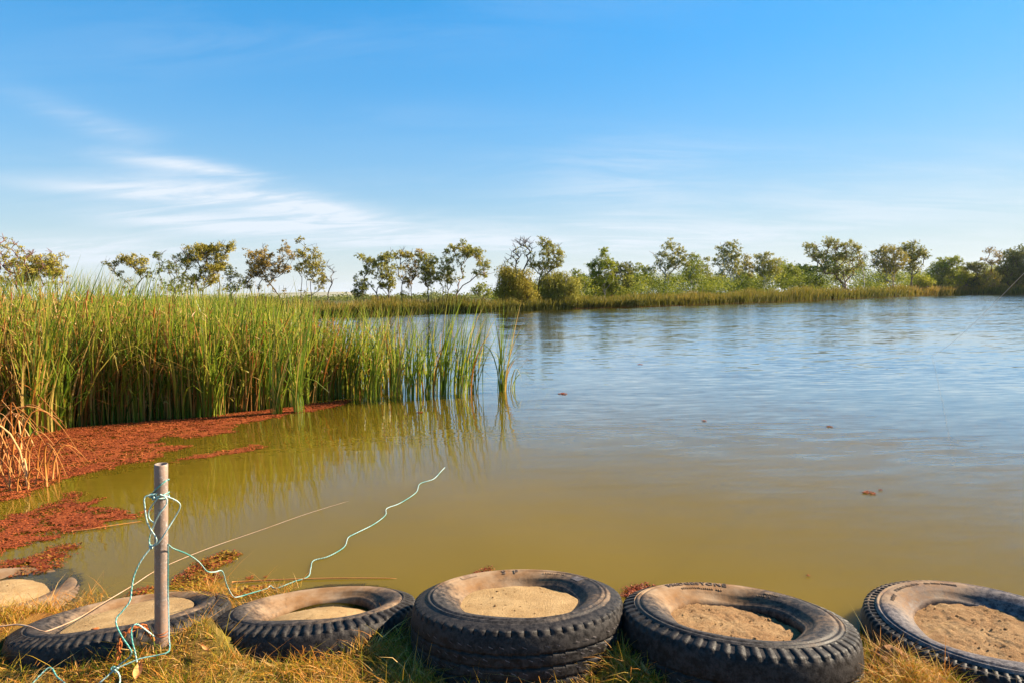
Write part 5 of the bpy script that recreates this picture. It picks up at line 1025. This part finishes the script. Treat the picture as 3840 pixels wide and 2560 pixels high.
# ------------------------------------------------------------------ near reed bed (bulrush)
RF = np.array(REED_FRONT)
def reed_front_y(x): return np.interp(x, RF[:, 0], RF[:, 1])
def reed_bed():
    N = 27000
    x = rng.uniform(-13.5, -0.2, N)
    fy = reed_front_y(np.clip(x, RF[0, 0], RF[-1, 0]))
    depthmax = np.interp(x, [-13, -7, -4.2, -3.2, -2.5, -1.7, -0.2], [8, 6.5, 4.2, 2.2, 1.2, 0.8, 0.5])
    q = rng.random(N) ** 1.35
    y = fy + q * depthmax + 0.30 * (vnoise(x, q * 0, 2.2, 3, 51) - 0.5) * 2 * (q < 0.15)
    # stand thins to the right
    keep = rng.random(N) < np.interp(x, [-13, -4.6, -4.0, -3.2, -2.4, -1.5, -0.6, -0.2], [1, 1, 0.7, 0.34, 0.15, 0.06, 0.025, 0.01])
    keep &= ~((vnoise(x, y, 2.2, 2, 55) < np.interp(x, [-4.6, -2.0, -0.2], [0.25, 0.48, 0.58])) & (x > -4.6))
    x, y, q = x[keep], y[keep], q[keep]; n = len(x)
    # grow in fans: several leaves share a foot
    fx = np.round(x / 0.09) * 0.09 + rng.normal(0, 0.012, n); fy2 = np.round(y / 0.10) * 0.10 + rng.normal(0, 0.012, n)
    x, y = 0.35 * x + 0.65 * fx, 0.35 * y + 0.65 * fy2
    top = np.interp(x, [-9, -6.5, -5, -4, -3, -2], [2.25, 2.05, 1.85, 1.72, 1.60, 1.50]) + 0.35 * (vnoise(x, y, 0.9, 3, 57) - 0.5)
    h = top * (0.52 + 0.62 * rng.random(n) ** 0.75)
    short = rng.random(n) < 0.16
    h = np.where(short, h * rng.uniform(0.35, 0.7, n), h)
    h = np.where(rng.random(n) < 0.03, h * 1.14, h)
    w = rng.uniform(0.015, 0.032, n)
    wind = vnoise(x, y, 1.6, 2, 58) - 0.5
    lean = np.column_stack([rng.normal(0.12, 0.13, n) + 0.35 * wind, rng.normal(-0.03, 0.12, n) + 0.3 * (vnoise(x, y, 2.1, 2, 59) - 0.5)])
    bent = rng.random(n) < 0.20
    lean[bent] *= 2.4
    droop = np.where(bent, rng.uniform(0.25, 0.6, n), rng.uniform(0.0, 0.06, n))
    tint = np.clip(rng.normal(0.45, 0.20, n), 0.0, 0.74)
    p_dead = np.interp(x, [-9, -6.5, -5, -3.5, -2], [0.42, 0.38, 0.28, 0.23, 0.16])
    dead = rng.random(n) < p_dead
    tint = np.where(dead, rng.uniform(0.74, 0.98, n), tint)
    h = np.where(dead, h * rng.uniform(0.55, 1.0, n), h)
    V, F, al, k = ribbons(np.column_stack([x, y, np.full(n, -0.03)]), h, w, rng.uniform(0, 6.3, n), lean, rng.uniform(1.3, 2.6, n), droop, 5)
    tv = np.repeat(tint, k)
    dry_tip = sstep(al, 0.82, 1.0) * 0.25 * (np.repeat(rng.random(n), k) < 0.45)
    tv = np.clip(tv + dry_tip * (tv < 0.72), 0, 1)
    o = mesh('reed_bed', V, F, M['reed'], attrs={'tint': tv})
    tag(o, 'dense stand of tall green bulrush leaves filling the left of the river', 'reeds', kind='stuff')
    # seed heads and thick brown stalks, ragged cigars among the leaves
    N = 360
    x = rng.uniform(-9.5, -2.4, N) * 1.0
    x = np.where(rng.random(N) < 0.5, rng.uniform(-9.5, -5.2, N), x)
    fy = reed_front_y(np.clip(x, RF[0, 0], RF[-1, 0]))
    y = fy + rng.random(N) ** 1.6 * 2.2
    top = np.interp(x, [-9, -6.5, -5, -4, -3, -2], [2.05, 1.85, 1.6, 1.45, 1.25, 1.1])
    G = Geo()
    for i in range(N):
        hh = top[i] * rng.uniform(0.45, 1.0); ln = rng.normal(0.11, 0.09); ly = rng.normal(0, 0.06)
        t = np.array([0, 0.5, 1.0])
        P = np.column_stack([x[i] + ln * hh * t ** 1.5, y[i] + ly * hh * t, -0.03 + hh * t])
        Vs, Fs, _, _ = tube_geo(P, [0.007, 0.005, 0.004], 4, False)
        G.add(Vs, Fs, tint=rng.uniform(0.72, 0.95))
        d = P[2] - P[1]; d /= np.linalg.norm(d)
        L_ = rng.uniform(0.08, 0.20); r_ = rng.uniform(0.006, 0.013)
        P2 = P[2] + d[None] * np.linspace(0, L_, 6)[:, None]
        Vs, Fs, _, _ = tube_geo(P2, r_ * np.array([0.4, 1, 0.8, 1.05, 0.85, 0.3]) * rng.uniform(0.8, 1.2, 6), 5, True)
        G.add(Vs, Fs, tint=rng.uniform(0.80, 0.97))
    # torn and curled bits of dead leaf caught in the stand
    n = 7000
    x = rng.uniform(-9.5, -2.3, n); x = np.where(rng.random(n) < 0.4, rng.uniform(-9.5, -5.0, n), x)
    y = reed_front_y(np.clip(x, RF[0, 0], RF[-1, 0])) + rng.random(n) ** 1.8 * 2.6 - 0.03
    top = np.interp(x, [-9, -6.5, -5, -4, -3, -2], [2.05, 1.85, 1.6, 1.45, 1.25, 1.1])
    z = top * np.where(rng.random(n) < 0.7, rng.uniform(0.45, 1.0, n), rng.uniform(0.05, 0.5, n))
    Vr, Fr, _, k = ribbons(np.column_stack([x, y, z]), rng.uniform(0.03, 0.16, n), rng.uniform(0.008, 0.022, n), rng.uniform(0, 6.3, n), rng.normal(0, 1.1, (n, 2)), 1.5, rng.uniform(0.0, 1.6, n), 3)
    G.add(Vr, Fr, tint=np.repeat(rng.uniform(0.72, 1.0, n), k))
    o = G.build('reed_seed_heads', M['reed'], None, True)
    tag(o, 'orange-brown ragged seed heads standing among the bulrush leaves', 'seed heads', kind='stuff')
reed_bed()

# open clumps at the water end of the stand, each leaf its own part
clab = ['bright green reed fan rooted in the red weed, left of the two fans', 'bright green reed fan in front of the stand, right beside the first reed fan', 'reed clump at the right corner of the red weed',
        'slim reed clump standing behind the corner of the stand', 'reed clump in open water, first from the dense stand', 'thin upright reed clump just behind its denser neighbours in open water',
        'tallest reed clump standing in open water', 'leaning reed clump right of the tallest open-water clump', 'short sparse reed clump between the leaning clump and the outermost clumps',
        'outermost large reed clump with drooping leaves', 'small broken reed sprig at the outer end of the row']
def blade_mesh(h, w, yaw, lean, power, droop, tint):
    V, F, al, k = ribbons(np.zeros((1, 3)), [h], [w], [yaw], np.array([lean]), power, droop, 7)
    return mesh_data('blade', V, F, M['reed'], {'tint': np.full(len(V), tint)})
for ci, ((x, y, h), lab) in enumerate(zip(REED_CLUMPS, clab)):
    r = empty('reed_clump', (x, y, 0))
    h *= 1.27
    tag(r, lab, 'reed clump', 'reed clumps at the open-water end of the stand')
    nb_ = [26, 26, 28, 18, 28, 20, 30, 30, 16, 28, 8][ci]
    for i in range(nb_):
        hh = h * (0.5 + 0.55 * rng.random() ** 0.6)
        bent = rng.random() < (0.2 if ci < 9 else 0.35)
        ln = (rng.normal(0.16, 0.16), rng.normal(0, 0.10))
        dr = rng.uniform(0, 0.05); pw = rng.uniform(1.3, 2.2)
        if bent:
            ln = (rng.choice([-0.45, 0.6, 0.75]) * rng.uniform(0.6, 1.1), rng.normal(0, 0.2)); dr = rng.uniform(0.3, 0.75); pw = rng.uniform(1.8, 2.6); hh *= 0.9
        if ci == 10:
            ln = (rng.uniform(0.1, 0.9), rng.normal(0, 0.15)); dr = rng.uniform(0.2, 0.9); hh *= 0.75
        tint = rng.uniform(0.22, 0.56) if rng.random() < 0.86 else rng.uniform(0.72, 0.86)
        o = link(bpy.data.objects.new('blade', blade_mesh(hh, rng.uniform(0.016, 0.026), rng.uniform(0, 6.3), ln, pw, dr, tint)), r)
        a_ = rng.uniform(0, 6.3); rad_ = rng.uniform(0.01, 0.07 if ci not in (2, 4, 7) else 0.13)
        o.location = (math.cos(a_) * rad_ * 1.4, math.sin(a_) * rad_, -0.03)

# dried-out reeds folded over at the left edge
dlab = ['biggest clump of folded orange dead reeds at the left edge', 'dead orange reeds arching down behind the biggest folded clump', 'orange dead reeds half hidden by green leaves at the left edge',
        'nearest pale dead reeds poking up through the red weed at the left edge', 'single pair of thin dead stalks bent over the red weed']
for ci, ((x, y), lab) in enumerate(zip(DRY_CLUMP, dlab)):
    r = empty('dead_reed_clump', (x, y, 0))
    tag(r, lab, 'dead reeds', 'folded dead reeds at the left edge')
    for i in range((13, 10, 6, 11, 4)[ci]):
        hh = rng.uniform(0.28, 0.72) * (1.0, 1.15, 1.2, 0.7, 0.9)[ci]
        t = np.linspace(0, 1, 10)
        dirx = rng.choice([1, 1, 1, -1]) * rng.uniform(0.5, 1.25); diry = rng.normal(-0.1, 0.35)
        if rng.random() < 0.72:                                   # folded right over, tip hanging towards the water
            z = hh * np.sin(np.pi * np.minimum(t * rng.uniform(0.75, 0.97), 1) ** 0.75) ** 0.9
            P = np.column_stack([dirx * hh * t ** 1.25, diry * hh * t, np.maximum(z, 0.006 * (t > 0.2)) - 0.02])
        else:
            P = np.column_stack([0.25 * dirx * hh * t ** 1.6, diry * 0.4 * hh * t, hh * 0.8 * t - 0.02])
        wv = np.full(10, rng.uniform(0.006, 0.012)) * np.clip(1.15 - t, 0.25, 1)
        V, F, al, an = tube_geo(P, wv, 5)
        V[:, 1] = V[:, 1]
        o = link(bpy.data.objects.new('stalk', mesh_data('stalk', V, F, M['dry_reed'], {'tint': np.full(len(V), rng.random())}, True)), r)
        o.location = (rng.normal(0, 0.10), rng.normal(0, 0.10), 0)

# ------------------------------------------------------------------ reeds along the far bank
def far_reeds():
    segs = np.diff(bk, axis=0); ln = np.hypot(*segs.T); cum = np.concatenate([[0], np.cumsum(ln)])
    vis = [(i, cum[i], cum[i + 1]) for i in range(len(ln)) if bk[i, 0] > -80 and bk[i + 1, 0] < 200]
    N = 46000
    # even in apparent width, not in metres
    azs = np.arctan2(bk[:, 0], bk[:, 1])
    sel = rng.uniform(-0.85, 0.80, N)
    order = np.argsort(azs)
    rad = np.interp(sel, azs[order], np.hypot(bk[:, 0], bk[:, 1])[order])
    back = rng.random(N) ** 1.6
    rad = rad + 0.1 + back * np.interp(sel, [-0.8, 0.1, 0.8], [4.0, 4.5, 9.0])
    x, y = np.sin(sel) * rad, np.cos(sel) * rad
    tuss = vnoise(sel * 60, 0 * sel, 1, 3, 91)
    hmax = np.interp(sel, [-0.8, -0.3, -0.12, 0.0, 0.12, 0.35, 0.5, 0.58, 0.66, 0.8], [1.9, 1.75, 1.7, 1.5, 1.55, 2.0, 2.5, 2.9, 2.5, 3.0])
    h = hmax * 1.25 * (0.62 + 0.55 * tuss) * rng.uniform(0.45, 1.05, N) * (0.7 + 0.3 * np.minimum(1, back * 3))
    w = 0.035 + rad * 0.0009
    lean = rng.normal(0, 0.16, (N, 2)); lean[:, 0] += 0.04
    gold = np.interp(sel, [-0.3, 0.0, 0.25, 0.45, 0.56, 0.6, 0.66, 0.8], [0.5, 0.28, 0.36, 0.36, 0.42, 0.8, 0.3, 0.15])
    t0 = np.clip(gold * (0.5 + vnoise(sel * 25, back, 1, 3, 93)) + rng.normal(0, 0.13, N), 0, 1)
    V, F, al, k = ribbons(np.column_stack([x, y, np.full(N, 0.0)]), h, w, rng.uniform(0, 6.3, N), lean, 1.5, 0.03, 3)
    tv = np.clip(np.repeat(t0, k) - 0.12 + 0.5 * sstep(al, 0.55, 1) * np.repeat(rng.random(N) < 0.75, k), 0, 1)
    o = mesh('far_reeds', V, F, M['far_reed'], attrs={'tint': tv})
    tag(o, 'belt of olive and straw-coloured reeds along the far waterline', 'reeds', kind='stuff')
    # thin red weed line floating at their foot
    a0 = np.linspace(0.10, 0.60, 400)
    rad = np.interp(a0, azs[order], np.hypot(bk[:, 0], bk[:, 1])[order])
    wd = rad * 0.0022 * (0.3 + vnoise(a0 * 40, a0 * 0, 1, 3, 95))
    V = np.stack([np.stack([np.sin(a0) * (rad - wd), np.cos(a0) * (rad - wd), np.full(400, 0.02)], -1), np.stack([np.sin(a0) * (rad + 1.2), np.cos(a0) * (rad + 1.2), np.full(400, 0.03)], -1)], 1)
    o = mesh('red_water_fern', V, grid_faces(400, 2), M['algae'], attrs={'tint': np.full(800, 0.45)})
    tag(o, 'thin red line of floating weed along the far waterline', 'water weed', kind='stuff')
far_reeds()

# ------------------------------------------------------------------ trees
def leaf_quads(c, size, droop, r):
    n = len(c)
    d = r.normal(0, 1, (n, 3)); d[:, 2] = d[:, 2] * 0.6 - droop
    d /= np.linalg.norm(d, axis=1, keepdims=True)
    s_ = np.cross(d, r.normal(0, 1, (n, 3))); s_ /= np.linalg.norm(s_, axis=1, keepdims=True) + 1e-9
    L = size * r.uniform(0.6, 1.4, n)[:, None]
    Q = np.stack([c - d * L * 0.5, c + s_ * L * 0.27, c + d * L * 0.5, c - s_ * L * 0.27], 1)
    return Q.reshape(-1, 3), np.arange(n * 4).reshape(-1, 4)
def grow_tree(spec, seed):
    kind, label, ty, bases, blobs, leaf, dens, clump, dead, trunk, bark, weep = spec
    r = np.random.default_rng(seed)
    bx = np.mean([b[0] for b in bases])
    root = empty(kind, (bx, ty, bases[0][2] - 0.1))
    root.location = (bx, ty, 0.3)
    org = np.array([bx, ty, 0.3])
    tag(root, label, 'bush' if kind == 'shrub' else 'tree', 'trees along the far bank')
    top = max(b[1] + b[3] for b in blobs); low = min(b[1] - b[3] for b in blobs)
    H = top - 0.4
    cr = clump * (0.15 + 0.024 * H)
    nodes = []; par = []; rad0 = []
    # trunks
    for b in bases:
        cxm = np.average([q[0] for q in blobs], weights=[q[2] * q[3] + 0.05 for q in blobs])
        zt = max(0.9, min(low + 0.25 * (top - low), 0.45 * H))
        tx = b[0] + (cxm - b[0]) * 0.35
        k0 = len(nodes)
        for j, t in enumerate(np.linspace(0, 1, 6)):
            p = np.array([b[0] + (tx - b[0]) * t ** 1.3 + (r.normal(0, 0.05 * H * 0.15) if 0 < j else 0), ty + (r.normal(0, 0.05) if j else 0) + (0.15 * (len(bases) > 1) * t * r.normal()), 0.1 + (zt - 0.1) * t])
            nodes.append(p); par.append((-1 if k0 == 0 else 0) if j == 0 else k0 + j - 1)
    ends = []
    for (ux, uz, ru, rv) in blobs:
        ry = 0.55 * (ru + rv)
        n = max(2, int(round(dens * 1.55 * (ru * ry * rv) ** (2 / 3) / cr ** 2 + 1.0))) if dens > 0 else 0
        for _ in range(n):
            d = r.normal(0, 1, 3); d /= np.linalg.norm(d); q = r.random() ** 0.45
            ends.append((np.array([ux + d[0] * ru * q, ty + d[1] * ry * q, max(0.7, uz + d[2] * rv * q)]), True))
    if kind == 'gum_tree' and dens > 0.5:                  # thin epicormic foliage down the stems
        cxm = np.average([q[0] for q in blobs], weights=[q[2] * q[3] + 0.05 for q in blobs])
        for _ in range(7):
            t = r.uniform(0.22, 0.7); b = bases[r.integers(len(bases))]
            ends.append((np.array([b[0] + (cxm - b[0]) * t + r.normal(0, 0.06 * H), ty + r.normal(0, 0.06 * H), 0.6 + (top - 0.6) * t]), True))
    for _ in range(int(dead)):
        ux, uz, ru, rv = blobs[r.integers(len(blobs))]
        d = r.normal(0, 1, 3); d /= np.linalg.norm(d); d[2] = abs(d[2]) * 1.0
        ends.append((np.array([ux + d[0] * ru, ty + d[1] * ru * 0.6, max(0.8, uz + d[2] * rv * 1.1)]), False))
    base0 = np.array([bx, ty, 0.4])
    ends.sort(key=lambda e: np.linalg.norm((e[0] - base0) * np.array([0.8, 0.8, 1])))
    tips = []
    for p, leafy in ends:
        A = np.array(nodes)
        dv = p - A; dist = np.linalg.norm(dv, axis=1); dh = np.hypot(dv[:, 0], dv[:, 1])
        cost = dist + 2.6 * np.maximum(0, 0.85 * dh - dv[:, 2]) + 0.5 * (A[:, 2] < 0.28 * min(top, 4)) * H
        i = int(np.argmin(cost)); q = A[i]
        L = dist[i]; m_ = 3 if L > 0.5 else 2
        prev = i
        bend = r.normal(0, 0.035 * L, 3)
        for j in range(1, m_ + 1):
            t = j / m_
            pt_ = q + (p - q) * t
            pt_[2] += 0.04 * dh[i] * math.sin(t * math.pi) * (1 if not weep else 2)
            if j < m_: pt_ = pt_ + bend * math.sin(t * math.pi) + r.normal(0, 0.03 * L, 3)
            nodes.append(pt_); par.append(prev); prev = len(nodes) - 1
        tips.append((prev, leafy))
        if not leafy:                                     # bare twig: fork its end
            for _ in range(3):
                e = nodes[prev] + np.array([r.normal(0, 0.05 * H), r.normal(0, 0.03 * H), r.uniform(0.01, 0.07) * H])
                nodes.append(e); par.append(prev - r.integers(0, 2))
    A = np.array(nodes); par = np.array(par)
    tipr = 0.010 * trunk ** 0.5 + 0.00013 * ty
    w = np.zeros(len(A))
    kids = np.bincount(par[par >= 0], minlength=len(A))
    w[kids == 0] = 1.0
    for i in range(len(A) - 1, -1, -1):
        if par[i] >= 0: w[par[i]] += w[i] * 0.96
    rad = tipr * np.maximum(w, 1) ** 0.47 * (0.55 + 0.45 * trunk)
    for i in np.where(par == -1)[0]: rad[i] = rad[i] * 1.25
    e = np.where(par >= 0)[0]
    P0, P1 = A[par[e]], A[e]; r0, r1 = np.minimum(rad[par[e]], rad[e] * 1.5), rad[e]
    T = P1 - P0; T /= np.linalg.norm(T, axis=1, keepdims=True) + 1e-9
    up = np.where(np.abs(T[:, 2:3]) > 0.9, np.array([[1., 0, 0]]), np.array([[0., 0, 1]]))
    N_ = np.cross(T, up); N_ /= np.linalg.norm(N_, axis=1, keepdims=True); B_ = np.cross(T, N_)
    sides = 6; a = np.linspace(0, 2 * np.pi, sides, endpoint=False)
    ring = N_[:, None] * np.cos(a)[None, :, None] + B_[:, None] * np.sin(a)[None, :, None]
    V = np.concatenate([P0[:, None] - T[:, None] * r0[:, None, None] * 0.3 + ring * r0[:, None, None], P1[:, None] + ring * r1[:, None, None]], 1)
    i = np.arange(sides)
    f = np.stack([i, (i + 1) % sides, sides + (i + 1) % sides, sides + i], -1)
    F = (np.arange(len(e))[:, None, None] * 2 * sides + f[None]).reshape(-1, 4)
    mesh('trunk', V.reshape(-1, 3) - org, F, M['bark_' + bark], root, smooth=True)
    # foliage
    C = []; TT = []
    size = 0.065 + 0.0013 * ty
    for (ti, leafy) in tips:
        if not leafy: continue
        c = A[ti]
        n = int(r.uniform(70, 125) * (cr / size / 2.2) ** 2)
        if weep:
            n = int(n * 1.1)
            strand = r.normal(0, 1, (14, 3)) * cr * np.array([1.1, 1.1, 0.6])
            k = r.integers(0, 14, n)
            p = c + strand[k] + r.normal(0, 0.05, (n, 3)); p[:, 2] -= r.random(n) ** 1.1 * (0.4 + 1.8 * r.random(14)[k]) * cr * 1.9
            p[:, 2] = np.maximum(p[:, 2], 0.25)
        else:
            d = r.normal(0, 1, (n, 3)); d /= np.linalg.norm(d, axis=1, keepdims=True)
            q = r.random(n) ** 0.5
            sub = r.normal(0, 1, (5, 3)) * cr * np.array([0.8, 0.8, 0.55]); k = r.integers(0, 5, n)
            p = c + sub[k] + d * q[:, None] * cr * np.array([0.75, 0.75, 0.6])
            p[:, 2] -= r.random(n) ** 3 * cr * 0.5
        C.append(p)
        TT.append(np.clip(r.normal(0.5, 0.15) + r.normal(0, 0.16, n), 0, 1))
    if C:
        C = np.concatenate(C); TT = np.concatenate(TT)
        V, F = leaf_quads(C, size, 0.7 if not weep else 1.6, r)
        mesh('crown', V - org, F, M['leaf_' + leaf], root, attrs={'tint': np.repeat(TT, 4)})
    return root
for i, spec in enumerate(TREES):
    grow_tree(spec, 100 + i)

# wood behind the named trees: reads as one mass
def far_wood():
    r = np.random.default_rng(5)
    azs = np.arctan2(bk[:, 0], bk[:, 1]); order = np.argsort(azs)
    G = Geo()
    N = 1250
    az = r.uniform(-0.02, 0.80, N)
    rad = np.interp(az, azs[order], np.hypot(bk[:, 0], bk[:, 1])[order]) + r.uniform(7, 45, N)
    hm = np.interp(az, [-0.02, 0.12, 0.2, 0.3, 0.45, 0.6, 0.8], [2.4, 3.6, 4.9, 6.4, 8.6, 9.6, 10.4]) * (0.25 + 1.0 * vnoise(az * 45, az * 0, 1, 3, 12))
    z = 0.8 + hm * r.random(N) ** 0.9
    for i in range(N):
        n = 195; cr = 0.6 + 0.006 * rad[i]
        c = np.array([math.sin(az[i]) * rad[i], math.cos(az[i]) * rad[i], z[i]]) + r.normal(0, 1, (n, 3)) * cr * np.array([0.6, 0.6, 0.42])
        c[:, 2] = np.maximum(c[:, 2], 0.5)
        V, F = leaf_quads(c, 0.08 + 0.0013 * rad[i], 0.5, r)
        G.add(V, F, tint=np.repeat(np.clip(r.normal(0.40, 0.30) + r.normal(0, 0.15, n), 0, 1), 4))
    o = G.build('far_wood', M['leaf_green'])
    tag(o, 'hazy yellow-green bushland behind the trees of the right bank', 'woodland', kind='stuff')
    G = Geo()
    N = 1500
    az = r.uniform(-0.75, 0.16, N)
    rad = r.uniform(230, 480, N)
    for i in range(N):
        n = 26; hh = r.uniform(1, 3.2) * (0.4 + vnoise(az[i] * 90, 0., 1, 2, 3))
        c = np.array([math.sin(az[i]) * rad[i], math.cos(az[i]) * rad[i], 1.0 + hh * 0.6]) + r.normal(0, 1, (n, 3)) * np.array([1.6, 1.6, hh * 0.32])
        c[:, 2] = np.maximum(c[:, 2], 0.6)
        V, F = leaf_quads(c, 0.9, 0.3, r)
        G.add(V, F, tint=np.repeat(np.clip(r.normal(0.45, 0.15, n), 0, 1), 4))
    o = G.build('distant_treeline', M['leaf_dark'])
    tag(o, 'thin line of distant scrub on the horizon at the foot of the hill', 'woodland', kind='stuff')
far_wood()

# ------------------------------------------------------------------ air: far things fade
mt, nt, out = mat_new('haze'); s = NT(nt)
pv = s.n('ShaderNodeVolumePrincipled')
pv.inputs['Color'].default_value = (0.86, 0.92, 1.0, 1)
pv.inputs['Density'].default_value = 0.00005
pv.inputs['Anisotropy'].default_value = 0.3
s.l(pv.outputs[0], out.inputs['Volume'])
bx = np.array([(x, y, z) for x in (-11500, 11500) for y in (-60, 11500) for z in (-9, 62)], float)
hz_ = mesh('haze', bx, np.array([(0, 1, 3, 2), (4, 6, 7, 5), (0, 4, 5, 1), (2, 3, 7, 6), (0, 2, 6, 4), (1, 5, 7, 3)]), mt)
tag(hz_, 'thin pale air over the river and the far plain', 'haze', kind='stuff')
